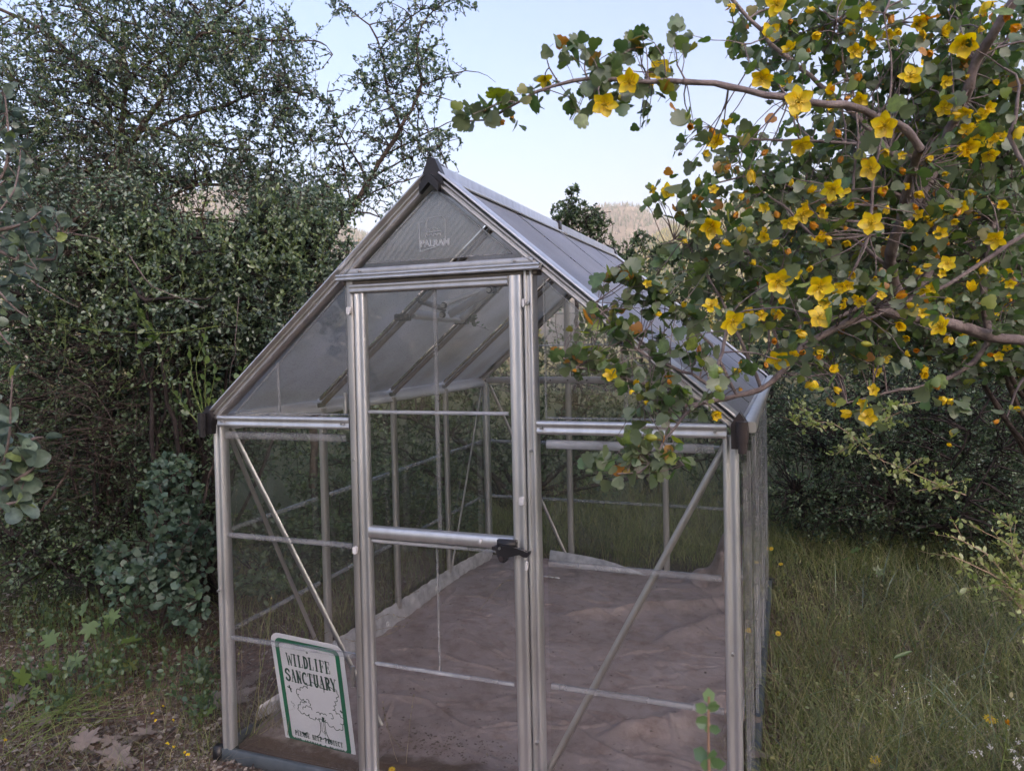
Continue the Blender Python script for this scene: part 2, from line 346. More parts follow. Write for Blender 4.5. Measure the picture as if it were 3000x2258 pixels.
def ground_sheet():
    r = np.concatenate([np.linspace(0, 7, 90), np.geomspace(7.3, 4200, 70)]); a = np.linspace(0, 2*math.pi, 181)[:-1]
    c = np.array([.9, .2])
    X = c[0]+r[:, None]*np.cos(a); Y = c[1]+r[:, None]*np.sin(a); Z = ground_h(X, Y)+rng.normal(0, .004, X.shape)*(r[:, None] < 8)
    V = np.stack([X, Y, Z], -1).reshape(-1, 3); n = len(a); i, j = np.meshgrid(np.arange(len(r)-1), np.arange(n), indexing='ij'); j2 = (j+1) % n
    F = np.stack([i*n+j, (i+1)*n+j, (i+1)*n+j2, i*n+j2], -1).reshape(-1, 4)
    mb = MB(); mb.add(V, F)
    m, nn, l = newmat('soil')
    t = noise(nn, l, 1.3, 6); t2 = noise(nn, l, 34, 6)
    r1 = ramp(nn, l, t.outputs[0], [(.35, (.12, .082, .068)), (.6, (.20, .145, .122)), (.8, (.27, .21, .18))])
    r2 = ramp(nn, l, t2.outputs[0], [(.3, (.45, .42, .4)), (.7, (1.25, 1.2, 1.15))])
    mx = N(nn, 'ShaderNodeMixRGB', blend_type='MULTIPLY'); mx.inputs[0].default_value = 1; l.new(r1.outputs[0], mx.inputs[1]); l.new(r2.outputs[0], mx.inputs[2])
    # far ground: dry olive scrub
    g = nn.new('ShaderNodeNewGeometry'); ln = N(nn, 'ShaderNodeVectorMath', operation='LENGTH'); l.new(g.outputs['Position'], ln.inputs[0])
    mr = N(nn, 'ShaderNodeMapRange'); mr.inputs['From Min'].default_value = 16; mr.inputs['From Max'].default_value = 26; l.new(ln.outputs['Value'], mr.inputs[0])
    fr = ramp(nn, l, t.outputs[0], [(.35, (.09, .10, .04)), (.65, (.20, .17, .09))])
    m2 = N(nn, 'ShaderNodeMixRGB'); l.new(mr.outputs[0], m2.inputs[0]); l.new(mx.outputs[0], m2.inputs[1]); l.new(fr.outputs[0], m2.inputs[2])
    # scrub floor of dark litter and moss away from the trodden soil round the greenhouse
    vm = N(nn, 'ShaderNodeVectorMath', operation='SUBTRACT'); vm.inputs[1].default_value = (.6, .2, 0); l.new(g.outputs['Position'], vm.inputs[0]); l2 = N(nn, 'ShaderNodeVectorMath', operation='LENGTH'); l.new(vm.outputs[0], l2.inputs[0])
    ma = N(nn, 'ShaderNodeMath', operation='MULTIPLY_ADD'); ma.inputs[1].default_value = 1.6; l.new(t.outputs[0], ma.inputs[0]); l.new(l2.outputs['Value'], ma.inputs[2])
    mc = N(nn, 'ShaderNodeMapRange'); mc.inputs['From Min'].default_value = 2.9; mc.inputs['From Max'].default_value = 3.9; l.new(ma.outputs[0], mc.inputs[0])
    sc = ramp(nn, l, t2.outputs[0], [(.35, (.035, .036, .020)), (.65, (.085, .095, .042))]); m3 = N(nn, 'ShaderNodeMixRGB'); l.new(mc.outputs[0], m3.inputs[0]); l.new(mx.outputs[0], m3.inputs[1]); l.new(sc.outputs[0], m3.inputs[2]); l.new(m3.outputs[0], m2.inputs[1])
    p = nn.new('ShaderNodeBsdfPrincipled'); p.inputs['Roughness'].default_value = .95; p.inputs['Specular IOR Level'].default_value = .1
    b = nn.new('ShaderNodeBump'); b.inputs['Strength'].default_value = .9; b.inputs['Distance'].default_value = .015; l.new(t2.outputs[0], b.inputs['Height'])
    l.new(b.outputs[0], p.inputs['Normal']); l.new(m2.outputs[0], p.inputs['Base Color'])
    o = nn.new('ShaderNodeOutputMaterial'); l.new(p.outputs[0], o.inputs[0])
    return tag(mb.build('ground', m, smooth=True), kind='structure')
ground_sheet()

# far hills: ridge outlines along the horizon, each with its own distance, slope and bumps
def ridge(name, prof, D, depth, mat, seed, rough, ntree, th, tint_lo=0., tint_hi=1.):
    xs = np.array([p[0] for p in prof], float); ys = np.array([p[1] for p in prof], float)
    px = np.linspace(xs[0], xs[-1], 220); top = np.interp(px, xs, ys)
    rg = np.random.default_rng(seed)
    K = 60; t = np.linspace(0, 1, K); P = np.zeros((K, len(px), 3))
    for k in range(K):
        d = D-depth*(1-t[k])
        v = FW[None]+RT[None]*((px-1500)/FPX)[:, None]; v[:, 2] = 0; v = v/1.0
        tp = np.stack([at(a, b, D) for a, b in zip(px, top)])
        zt = tp[:, 2]
        P[k, :, :2] = CAM[None, :2]+v[:, :2]*d
        P[k, :, 2] = -20+(zt+20)*(t[k]**.85)
    # gullies
    X = P[..., 0]/(depth*.35); Y = P[..., 1]/(depth*.35); bump = 0
    for q in range(6):
        a = rg.uniform(0, 6.28); f = 1.7**q; bump = bump+np.sin(X*f*math.cos(a)*3+Y*f*math.sin(a)*3+rg.uniform(0, 6))/(f**1.0)
    P[..., 2] += bump*rough*np.sin(t*math.pi)[:, None]**.7
    back = P[-1:].copy(); back[..., :2] += FW[:2]*depth*.6; back[..., 2] = -20
    V = np.concatenate([P, back]); n = len(px); i, j = np.meshgrid(np.arange(K), np.arange(n-1), indexing='ij')
    F = np.stack([i*n+j, i*n+j+1, (i+1)*n+j+1, (i+1)*n+j], -1).reshape(-1, 4)
    mb = MB(); mb.add(V.reshape(-1, 3), F); o = mb.build(name, mat, smooth=True); tag(o, kind='structure')
    # conifers on it
    kk = rg.random(ntree)**.6*(K-1.001); jj = rg.random(ntree)*(n-1.001)
    edge = rg.random(ntree) < .12; kk[edge] = K-1.01
    ki = kk.astype(int); ji = jj.astype(int); fk = (kk-ki)[:, None]; fj = (jj-ji)[:, None]
    Q = (P[ki, ji]*(1-fk)+P[ki+1, ji]*fk)*(1-fj)+(P[ki, ji+1]*(1-fk)+P[ki+1, ji+1]*fk)*fj
    h = th*rg.uniform(.5, 1.25, ntree); w = h*rg.uniform(.10, .20, ntree)
    a = np.arange(5)*2*math.pi/5
    ring = np.stack([np.cos(a), np.sin(a)], -1)
    Vt = np.zeros((ntree, 11, 3))
    Vt[:, :5, :2] = ring[None]*w[:, None, None]; Vt[:, :5, 2] = h[:, None]*.08
    Vt[:, 5:10, :2] = ring[None]*w[:, None, None]*.55; Vt[:, 5:10, 2] = h[:, None]*.5; Vt[:, 10, 2] = h
    Vt += Q[:, None]
    q = np.arange(5); f4 = np.stack([q, (q+1) % 5, 5+(q+1) % 5, 5+q], -1); f3 = np.stack([5+q, 5+(q+1) % 5, np.full(5, 10)], -1)
    base = (np.arange(ntree)*11)[:, None, None]
    tt = tint_lo+(tint_hi-tint_lo)*rg.random(ntree)
    mb2 = MB(); mb2.add(Vt, (f4[None]+base).reshape(-1, 4), 0, np.repeat(tt, 11)); mb2.n -= 0
    mb2.F.append((f3[None]+base).reshape(-1, 3)); mb2.MI.append(np.zeros(ntree*5, int))
    return mb2
M_hill_pink = mat_pbr('hillside_pink_earth', [(.3, (.075, .068, .055)), (.55, (.125, .108, .09)), (.75, (.18, .152, .13))], .012, 1, bump=0, spec=0, detail=9)
M_hill_olive = mat_pbr('hillside_olive', [(.3, (.12, .12, .06)), (.6, (.20, .185, .10)), (.8, (.26, .23, .16))], .02, 1, spec=0, detail=9)
f1 = ridge('hill', [(-900, 680), (-200, 660), (200, 640), (430, 600), (620, 570), (760, 540), (950, 640), (1250, 760), (1500, 715), (1650, 650), (1730, 622), (1800, 608), (1860, 609), (1910, 628), (1960, 652), (2000, 672), (2100, 700), (2400, 760), (3600, 800)], 2600, 1500, M_hill_pink, 3, 16, 17000, 17)
tag(f1.build('far_pine_woods', M_leaf_pine), kind='stuff', label='sparse burnt pine wood on the pinkish far hill')
f2 = ridge('hill', [(1700, 860), (1800, 770), (1900, 708), (1980, 668), (2040, 650), (2120, 610), (2230, 560), (2350, 530), (2600, 500), (3000, 470), (3600, 460)], 1500, 900, M_hill_olive, 5, 9, 11000, 9, 0, .6)
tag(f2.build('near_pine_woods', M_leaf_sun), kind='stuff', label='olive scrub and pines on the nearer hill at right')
hz = MB(); box(hz, (0, 0, 0), (2, 2, 2)); hz = hz.build('haze', [])
hz.location = (-700, 1500, 340); hz.scale = (4200, 3600, 420); tag(hz, kind='stuff')
hm, hn, hl = newmat('air_haze'); hv = hn.new('ShaderNodeVolumePrincipled'); hv.inputs['Color'].default_value = (.86, .90, 1, 1); hv.inputs['Density'].default_value = .00016
ho = hn.new('ShaderNodeOutputMaterial'); hl.new(hv.outputs[0], ho.inputs['Volume']); hz.data.materials.append(hm)

# ================================================================== GREENHOUSE
GH = empty('greenhouse', (0, 0, 0), 'small aluminium framed greenhouse with clear walls and a black capped ridge', 'greenhouse')
Wd, Ln = 1.85, 2.52; ZE, ZR = 1.24, 2.03; ZB = .0
def sh(V):
    V = np.array(V, float); Q = V.copy(); Q[..., 0] += -.0115*(V[..., 2]-1.2); Q[..., 1] += .0371*(V[..., 2]-1.2); return Q
def mat_alu(name, base=(.72, .73, .75), rough=.33):
    m, n, l = newmat(name)
    t = noise(n, l, 5, 4, 'Object', (6, 6, .9)); t2 = noise(n, l, 160, 3, 'Object', (1, 1, .06)); t3 = noise(n, l, 2.2, 5)
    r = ramp(n, l, t.outputs[0], [(.25, tuple(c*.82 for c in base)), (.6, base), (.85, tuple(min(1, c*1.08) for c in base))])
    r3 = ramp(n, l, t3.outputs[0], [(.32, (.74, .71, .68)), (.52, (1, 1, 1))])
    mx = N(n, 'ShaderNodeMixRGB', blend_type='MULTIPLY'); mx.inputs[0].default_value = .45; l.new(r.outputs[0], mx.inputs[1]); l.new(r3.outputs[0], mx.inputs[2])
    rr = N(n, 'ShaderNodeMapRange'); rr.inputs['To Min'].default_value = rough*.85; rr.inputs['To Max'].default_value = rough*1.3; l.new(t3.outputs[0], rr.inputs[0])
    p = n.new('ShaderNodeBsdfPrincipled'); p.inputs['Metallic'].default_value = .88; l.new(mx.outputs[0], p.inputs['Base Color']); l.new(rr.outputs[0], p.inputs['Roughness'])
    b = n.new('ShaderNodeBump'); b.inputs['Strength'].default_value = .04; b.inputs['Distance'].default_value = .002; l.new(t2.outputs[0], b.inputs['Height']); l.new(b.outputs[0], p.inputs['Normal'])
    o = n.new('ShaderNodeOutputMaterial'); l.new(p.outputs[0], o.inputs[0]); return m
M_alu = mat_alu('mill_aluminium', rough=.4); M_alu_white = mat_pbr('bright_white_aluminium', [(.3, (.62, .63, .66)), (.7, (.74, .75, .78))], 6, .35, metal=.35, spec=.5)
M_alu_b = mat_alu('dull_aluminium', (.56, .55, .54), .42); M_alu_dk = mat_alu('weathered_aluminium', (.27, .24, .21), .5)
M_base = mat_pbr('painted_base_grey', [(.3, (.055, .07, .085)), (.7, (.085, .10, .115))], 20, .5, spec=.4)
M_black = mat_pbr('black_plastic', [(.3, (.012, .012, .014)), (.7, (.03, .028, .032))], 12, .38)
M_brownplastic = mat_pbr('faded_black_plastic', [(.3, (.035, .027, .028)), (.7, (.06, .048, .05))], 12, .42)
M_white = mat_pbr('white_plastic', [(.3, (.62, .62, .64)), (.7, (.74, .74, .76))], 12, .4)
M_bolt = mat_pbr('bolt_steel', [(.3, (.35, .35, .36)), (.7, (.5, .5, .5))], 30, .35, metal=.9)
def fresnel(n, l, ior):
    f = n.new('ShaderNodeFresnel'); g = n.new('ShaderNodeNewGeometry'); m = N(n, 'ShaderNodeMapRange')   # thin sheet: the same from both sides
    m.inputs['To Min'].default_value = ior; m.inputs['To Max'].default_value = 1/ior; l.new(g.outputs['Backfacing'], m.inputs[0]); l.new(m.outputs[0], f.inputs[0]); return f
def mat_clear(name, dust=.05, streak=0., rough=.04, wav=.06, frost=.0, dustcol=(.42, .40, .38)):
    m, n, l = newmat(name)
    tr = n.new('ShaderNodeBsdfTransparent'); tr.inputs[0].default_value = (.975, .98, .978, 1)
    g = n.new('ShaderNodeBsdfGlossy'); g.inputs['Roughness'].default_value = rough; g.inputs[0].default_value = (1, 1, 1, 1)
    lw = fresnel(n, l, 1.5)
    t = noise(n, l, 3.0, 3, 'Object', (1, 1, .5)); bp = n.new('ShaderNodeBump'); bp.inputs['Strength'].default_value = wav; bp.inputs['Distance'].default_value = .02
    l.new(t.outputs[0], bp.inputs['Height']); l.new(bp.outputs[0], g.inputs['Normal']); l.new(bp.outputs[0], lw.inputs['Normal'])
    mu = N(n, 'ShaderNodeMath', operation='MULTIPLY'); mu.inputs[1].default_value = 1.0; mu.use_clamp = True; l.new(lw.outputs[0], mu.inputs[0])
    a = n.new('ShaderNodeMixShader'); l.new(mu.outputs[0], a.inputs[0]); l.new(tr.outputs[0], a.inputs[1]); l.new(g.outputs[0], a.inputs[2])
    d = n.new('ShaderNodeBsdfDiffuse'); d.inputs[0].default_value = (*dustcol, 1); tl = n.new('ShaderNodeBsdfTranslucent'); tl.inputs[0].default_value = (*dustcol, 1)
    dd = n.new('ShaderNodeMixShader'); dd.inputs[0].default_value = .5; l.new(d.outputs[0], dd.inputs[1]); l.new(tl.outputs[0], dd.inputs[2])
    ds = noise(n, l, 5, 6, 'Object', (1, 1, .6)); dm = N(n, 'ShaderNodeMapRange'); dm.inputs['From Min'].default_value = .35; dm.inputs['From Max'].default_value = .8
    dm.inputs['To Min'].default_value = dust*.35; dm.inputs['To Max'].default_value = dust*1.9; l.new(ds.outputs[0], dm.inputs[0]); fac = dm.outputs[0]
    if streak:
        st = noise(n, l, 60, 3, 'Object', (1, 1, .02)); sm = N(n, 'ShaderNodeMapRange'); sm.inputs['From Min'].default_value = .5; sm.inputs['From Max'].default_value = .72
        sm.inputs['To Min'].default_value = 0; sm.inputs['To Max'].default_value = streak; l.new(st.outputs[0], sm.inputs[0])
        ad = N(n, 'ShaderNodeMath', operation='ADD'); l.new(fac, ad.inputs[0]); l.new(sm.outputs[0], ad.inputs[1]); fac = ad.outputs[0]
    b = n.new('ShaderNodeMixShader'); l.new(fac, b.inputs[0]); l.new(a.outputs[0], b.inputs[1]); l.new(dd.outputs[0], b.inputs[2])
    o = n.new('ShaderNodeOutputMaterial'); l.new(b.outputs[0], o.inputs[0]); return m
M_clear = mat_clear('clear_polycarbonate', .010, dustcol=(.62, .60, .58))
M_clear_side = mat_clear('clear_polycarbonate_streaked', .008, .06, .02, wav=.03, dustcol=(.55, .56, .56))
M_rib = mat_clear('polycarbonate_rib', .28, 0, .15, .03, dustcol=(.66, .66, .68))
M_lens = mat_clear('polycarbonate_bright_rib', .5, 0, .15, .03, dustcol=(.85, .87, .92))
def mat_twin():
    m, n, l = newmat('twinwall_roof_sheet')
    tr = n.new('ShaderNodeBsdfTransparent'); tr.inputs[0].default_value = (.72, .73, .73, 1)
    d = n.new('ShaderNodeBsdfDiffuse'); tl = n.new('ShaderNodeBsdfTranslucent'); g = n.new('ShaderNodeBsdfGlossy'); g.inputs['Roughness'].default_value = .5; g.inputs[0].default_value = (.45, .45, .5, 1)
    t = noise(n, l, 2.4, 6); t2 = noise(n, l, 170, 2); r = ramp(n, l, t.outputs[0], [(.34, (.36, .35, .31)), (.5, (.50, .50, .49)), (.66, (.60, .60, .62))])
    sp = ramp(n, l, t2.outputs[0], [(.34, (.35, .35, .35)), (.42, (1, 1, 1))])
    mx = N(n, 'ShaderNodeMixRGB', blend_type='MULTIPLY'); mx.inputs[0].default_value = .7; l.new(r.outputs[0], mx.inputs[1]); l.new(sp.outputs[0], mx.inputs[2])
    l.new(mx.outputs[0], d.inputs[0]); l.new(mx.outputs[0], tl.inputs[0])
    a = n.new('ShaderNodeMixShader'); a.inputs[0].default_value = .40; l.new(d.outputs[0], a.inputs[1]); l.new(tl.outputs[0], a.inputs[2])
    b = n.new('ShaderNodeMixShader'); b.inputs[0].default_value = .16; l.new(a.outputs[0], b.inputs[1]); l.new(tr.outputs[0], b.inputs[2])
    fz = fresnel(n, l, 1.5)
    c = n.new('ShaderNodeMixShader'); l.new(fz.outputs[0], c.inputs[0]); l.new(b.outputs[0], c.inputs[1]); l.new(g.outputs[0], c.inputs[2])
    o = n.new('ShaderNodeOutputMaterial'); l.new(c.outputs[0], o.inputs[0]); return m
M_twin = mat_twin()
def bar(name, p0, p1, w, h, u, mat, parent=GH, g=3, depth=.003, label=None):
    mb = MB(); extrude(mb, groovep(w, h, g, depth), p0, p1, u, warp=sh)
    o = mb.build(name, mat, parent)
    if label: o['label'] = label
    return o
def flat(name, p0, p1, w, t, u, mat, parent=GH):
    mb = MB(); extrude(mb, [(-w/2, -t/2), (w/2, -t/2), (w/2, t/2), (w*.42, t*.9), (-w*.42, t*.9), (-w/2, t/2)], p0, p1, u, warp=sh); return mb.build(name, mat, parent)
zr = lambda x: ZE+(ZR-ZE)*(1-abs(x-Wd/2)/(Wd/2))
# base rails
for p0, p1, u in (((0, -.012, -.02), (Wd, -.012, -.02), (0, 0, 1)), ((0, Ln+.012, -.02), (Wd, Ln+.012, -.02), (0, 0, 1)), ((-.012, 0, -.02), (-.012, Ln, -.02), (0, 0, 1)), ((Wd+.012, 0, -.02), (Wd+.012, Ln, -.02), (0, 0, 1))):
    bar('base_rail', p0, p1, .05, .022, u, M_base, g=1)
for x in (-.018, Wd+.018):
    for y in (-.018, Ln+.018):
        mb = MB(); box(mb, (x, y, -.022), (.03, .03, .066)); mb.V[-1] = sh(mb.V[-1]); mb.build('base_corner_plug', M_black, GH)
# corner posts and wall posts; v side faces outwards (front = -y)
for x, y, nx in ((.021, 0, 1), (Wd-.021, 0, 1), (.021, Ln, -1), (Wd-.021, Ln, -1)):
    bar('corner_post', (x, y, .005), (x, y, ZE-.035), .042, .042, (nx, 0, 0), M_alu, g=1, depth=.004)
for y in (.63, 1.26, 1.89):
    for x, s in ((0, -1), (Wd, 1)):
        bar('wall_post', (x-s*.020, y, .005), (x-s*.020, y, ZE-.035), .034, .024, (0, s, 0), M_alu_b, g=1, depth=.004)
    # gusset where post meets eave
    for x, s in ((.014, 1), (Wd-.014, -1)):
        mb = MB(); extrude(mb, [(-.03, .02), (.03, .02), (.03, -.02), (.012, -.045), (-.012, -.045), (-.03, -.02)], (x, y, ZE-.03), (x+.004*s, y, ZE-.03), (0, -s, 0), warp=sh)
        mb.build('gusset_plate', M_bolt, GH)
for x in (.615, 1.245):
    bar('rear_post', (x, Ln, .005), (x, Ln, zr(x)-.03), .036, .026, (-1, 0, 0), M_alu_b, g=1, depth=.004)
# eave beams
for x, s in ((0, 1), (Wd, -1)):
    bar('eave_beam', (x+.010*s, .0, ZE-.032), (x+.010*s, Ln, ZE-.032), .060, .016, (-.45*s, 0, 1), M_alu_white, g=0)
    bar('gutter', (x-.03*s, .0, ZE-.01), (x-.03*s, Ln, ZE-.01), .03, .035, (0, 0, 1), M_alu_b, g=0)
bar('tie_beam', (.03, -.014, ZE-.020), (.592, -.014, ZE-.020), .040, .03, (0, 0, -1), M_alu, g=1, depth=.002)
bar('tie_beam', (1.262, -.014, ZE-.020), (Wd-.03, -.014, ZE-.020), .040, .03, (0, 0, -1), M_alu, g=1, depth=.002)
bar('tie_beam', (.03, Ln, ZE-.020), (Wd-.03, Ln, ZE-.020), .042, .028, (0, 0, 1), M_alu_b, g=1, depth=.002)
for x in (.34, .5, .62, .75, 1.05, 1.2, 1.35, 1.6):
    mb = MB(); a = np.linspace(0, 2*math.pi, 7)[:-1]; extrude(mb, np.stack([np.cos(a), np.sin(a)], 1)*.006, (x, Ln-.03, ZE-.02), (x, Ln-.018, ZE-.02), (1, 0, 0), warp=sh); mb.build('bolt', M_black, GH)
# rafters (gable ends and inner)
for x0, s in ((0, 1), (Wd, -1)):
    n_ = unit(np.array([-(ZR-ZE)*s, 0, Wd/2]))          # roof normal
    for y in (0, Ln):
        a = np.array([x0, y, ZE-.012]); b = np.array([Wd/2-.012*s, y, ZR-.022])
        bar('gable_rafter', a, b, .026, .05, -n_*s if y == 0 else n_*s, M_alu_b, g=1, depth=.006)
        off = n_*.02
        mb = MB(); yy = -.028 if y == 0 else y+.028
        # wide flashing on top of the gable rafter, grooved front lip
        extrude(mb, [(0, -.006), (.006, -.006), (.006, .090), (.002, .094), (-.003, .090), (-.003, .02), (0, .02)], a+off+(0, yy-y, 0), b+off+(0, yy-y, 0), n_, warp=sh) if (s > 0) == (y == 0) else \
            extrude(mb, [(0, .006), (.006, .006), (.006, -.090), (.002, -.094), (-.003, -.090), (-.003, -.02), (0, -.02)], a+off+(0, yy-y, 0), b+off+(0, yy-y, 0), n_, warp=sh)
        mb.build('roof_flashing', M_alu, GH)
    for y in (.63, 1.26, 1.89):
        a = np.array([x0+.02*s, y, ZE-.005]); b = np.array([Wd/2-.01*s, y, ZR-.03])
        bar('rafter', a-n_*.010, b-n_*.010, .020, .016, n_, M_alu_dk, g=0)
        bar('roof_joint_strip', a+n_*.012, b+n_*.012, .007, .020, n_, M_alu_dk, g=0)
    # roof sheets
    for k in range(4):
        y0, y1 = .63*k+.012, .63*(k+1)-.012
        if k == 0: y0 = .02
        mb = MB(); a = np.array([x0, 0, ZE]); b = np.array([Wd/2-.02*s, 0, ZR-.016]); n = 12
        for (tt, sg) in ((.002, 1), (-.003, -1)):
            P = np.array([[a*(1-t)+b*t+n_*tt+np.array([0, y, 0]) for y in np.linspace(y0, y1, n)] for t in np.linspace(0, 1, 10)])
            i, j = np.meshgrid(np.arange(9), np.arange(n-1), indexing='ij'); F = np.stack([i*n+j, i*n+j+1, (i+1)*n+j+1, (i+1)*n+j], -1).reshape(-1, 4)
            mb.add(sh(P.reshape(-1, 3)), F if sg*s > 0 else F[:, ::-1])
            if sg > 0: break
        mb.build('roof_panel', M_twin, GH)
# ridge: main beam plus the raised hollow cover the photo shows, in two lengths
def ridge_piece(y0, y1, mat, w=.05, h=.034, z=ZR-.006):
    mb = MB(); extrude(mb, [(-w, -h*.75), (-w, -h*.45), (-w*.45, 0), (-w*.42, h*.75), (-w*.3, h), (w*.3, h), (w*.42, h*.75), (w*.45, 0), (w, -h*.45), (w, -h*.75), (w*.4, -h*.3), (-w*.4, -h*.3)], (Wd/2, y0, z), (Wd/2, y1, z), (1, 0, 0), warp=sh)
    return mb.build('ridge_beam', mat, GH)
ridge_piece(.01, 1.28, M_alu); ridge_piece(1.33, Ln-.02, M_alu_b)
mb = MB(); box(mb, (Wd/2, 1.305, ZR+.006), (.05, .045, .055)); mb.V[-1] = sh(mb.V[-1]); mb.build('ridge_joint', M_black, GH)
for y, s in ((-.028, 1), (Ln+.01, -1)):     # ridge cap: tall pointed back plate and a smaller chevron block in front
    mb = MB(); extrude(mb, [(-.042, -.044), (-.038, -.014), (-.014, .042), (-.005, .048), (.005, .048), (.014, .042), (.038, -.014), (.042, -.044), (.022, -.026), (0, -.010), (-.022, -.026)], (Wd/2, y, ZR-.002), (Wd/2, y+.03, ZR-.002), (1, 0, 0), warp=sh)
    extrude(mb, [(-.034, -.064), (-.034, -.036), (-.006, -.006), (.006, -.006), (.034, -.036), (.034, -.064), (0, -.032)], (Wd/2, y-.022*s if s > 0 else y+.03, ZR-.004), (Wd/2, y if s > 0 else y+.05, ZR-.004), (1, 0, 0), warp=sh)
    mb.build('ridge_cap', M_black if s > 0 else M_black, GH, smooth=False)
# eave corner caps with their down-pipe spigot
for x, s, y, mt in ((0, -1, -.02, M_black), (Wd, 1, -.02, M_brownplastic), (0, -1, Ln+.02, M_black), (Wd, 1, Ln+.02, M_black)):
    mb = MB(); e = .023
    prof = [(-e, -.05), (e*.9, -.05), (e, .0), (e*.9, .018), (0, .052), (-e, .018)] if True else 0
    extrude(mb, prof, (x+s*.006, y-.022, ZE-.016), (x+s*.006, y+.03, ZE-.016), (1, 0, 0), warp=sh)
    a = np.linspace(0, 2*math.pi, 13)[:-1]; c = np.stack([np.cos(a), np.sin(a)], 1)
    cx = x+s*.014
    for r_, z0, z1 in ((.0155, ZE-.045, ZE+.012), (.012, ZE-.075, ZE-.045)):
        extrude(mb, c*r_, (cx, y-.036, z0), (cx, y-.036, z1), (1, 0, 0), warp=sh)
    mb.build('gutter_corner_cap', mt, GH)
# door jambs, header
bar('door_jamb', (.6135, -.012, .0), (.6135, -.012, 1.70), .026, .05, (1, 0, 0), M_alu_b, g=0)
mb = MB(); extrude(mb, groovep(.031, .05, 1, .008), (1.246, -.012, .0), (1.246, -.012, 1.70), (1, 0, 0), warp=sh); mb.build('door_jamb', M_alu, GH)
bar('door_header', (.575, -.042, 1.709), (1.29, -.042, 1.709), .020, .035, (0, 0, -1), M_alu, g=1, depth=.004)
bar('header_rail', (.590, -.012, 1.730), (1.26, -.012, 1.730), .022, .026, (0, 0, -1), M_alu_b, g=0)
bar('header_underside', (.590, -.010, 1.693), (1.275, -.010, 1.693), .014, .05, (0, 0, -1), M_alu_dk, g=0)
# door
DR = bpy.data.objects.new('door', None); COL.objects.link(DR); DR.parent = GH; DR['label'] = 'narrow hinged door with mid rail and black latch'
DY = -.030
bar('door_stile', (.6520, DY, .03), (.6520, DY, 1.655), .038, .028, (1, 0, 0), M_alu, DR, g=1, depth=.004)
bar('door_stile', (1.2055, DY, .03), (1.2055, DY, 1.686), .042, .028, (1, 0, 0), M_alu, DR, g=1, depth=.002)
bar('door_rail', (.622, DY-.004, 1.671), (1.185, DY-.004, 1.671), .030, .030, (0, 0, -1), M_alu_b, DR, g=1, depth=.001)
bar('door_rail', (.669, DY, .862), (1.185, DY, .862), .036, .034, (0, 0, -1), M_alu, DR, g=0)
bar('door_rail', (.620, DY-.004, .037), (1.20, DY-.004, .037), .018, .032, (0, 0, -1), M_alu, DR, g=0)
def sheet(name, poly, y, mat, parent, t=.0012, axis='y'):
    mb = MB(); V0 = np.array([(a, y, b) if axis == 'y' else (y, a, b) for a, b in poly], float); n = len(poly)
    V1 = V0.copy(); V1[:, 1 if axis == 'y' else 0] += t
    i = np.arange(n); j = (i+1) % n
    mb.add(sh(np.concatenate([V0, V1])), np.stack([i, j, j+n, i+n], 1)); mb.add(sh(V0), [tuple(range(n))]); mb.add(sh(V1), [tuple(range(n))[::-1]])
    return mb.build(name, mat, parent)
def rib(mb, p0, p1, w=.012, h=.007, u=(0, 0, 1)):
    if np.cross(np.asarray(u, float), np.asarray(p1, float)-np.asarray(p0, float))[1] > 0: u = -np.asarray(u, float)
    extrude(mb, [(-w/2, 0), (w/2, 0), (w*.25, h), (-w*.25, h)], p0, p1, u, warp=sh)
sheet('door_pane', [(.669, .884), (1.185, .884), (1.185, 1.655), (.669, 1.655)], DY, M_clear, DR)
sheet('door_pane', [(.669, .045), (1.185, .045), (1.185, .842), (.669, .842)], DY, M_clear, DR)
for z, w in ((1.262, .012), (.418, .014), (.832, .014)):
    mb = MB(); rib(mb, (.675, DY, z), (1.172, DY, z), w); mb.build('pane_rib', M_lens, DR)
for x, z0, z1, w in ((.927, .884, 1.655, .016), (.915, .425, .826, .007)):
    mb = MB(); rib(mb, (x, DY, z0), (x, DY, z1), w, .006, (1, 0, 0)); mb.build('pane_rib', M_rib, DR)
# latch: lever with finger hook, knob, pivot, ring
LT = bpy.data.objects.new('latch', None); COL.objects.link(LT); LT.parent = GH; LT['label'] = 'black plastic door latch with hooked lever'
LT.name = 'latch'; LT.parent = DR
mb = MB()
lev = [(-.075, .012), (-.072, -.002), (-.058, -.004), (-.050, -.030), (-.040, -.050), (-.022, -.054), (-.010, -.046), (-.004, -.030), (.030, -.018), (.050, -.014), (.066, -.022), (.082, -.022), (.094, -.010), (.097, .003), (.080, .000), (.066, .006), (.040, .012), (-.020, .020), (-.042, .018), (-.052, .008), (-.060, .016)]
lev = [(a*.72, b*.72) for a, b in lev]
P = np.array([1.180, DY-.034, .850])
extrude(mb, lev, P+np.array([0, -.014, 0]), P, (1, 0, 0), warp=sh); mb.build('latch_lever', M_black, LT)
mb = MB(); box(mb, P+np.array([-.012, .012, .012]), (.06, .026, .03)); mb.V[-1] = sh(mb.V[-1]); mb.build('latch_body', M_black, LT)
a = np.linspace(0, 2*math.pi, 13)[:-1]; c = np.stack([np.cos(a), np.sin(a)], 1)
for nm, dx, dz, r_, mt in (('latch_pin', -.028, .006, .0045, M_bolt), ('latch_pin', -.024, -.026, .0075, M_brownplastic)):
    mb = MB(); extrude(mb, c*r_, P+np.array([dx, -.018, dz]), P+np.array([dx, -.013, dz]), (1, 0, 0), warp=sh); mb.build(nm, mt, LT)
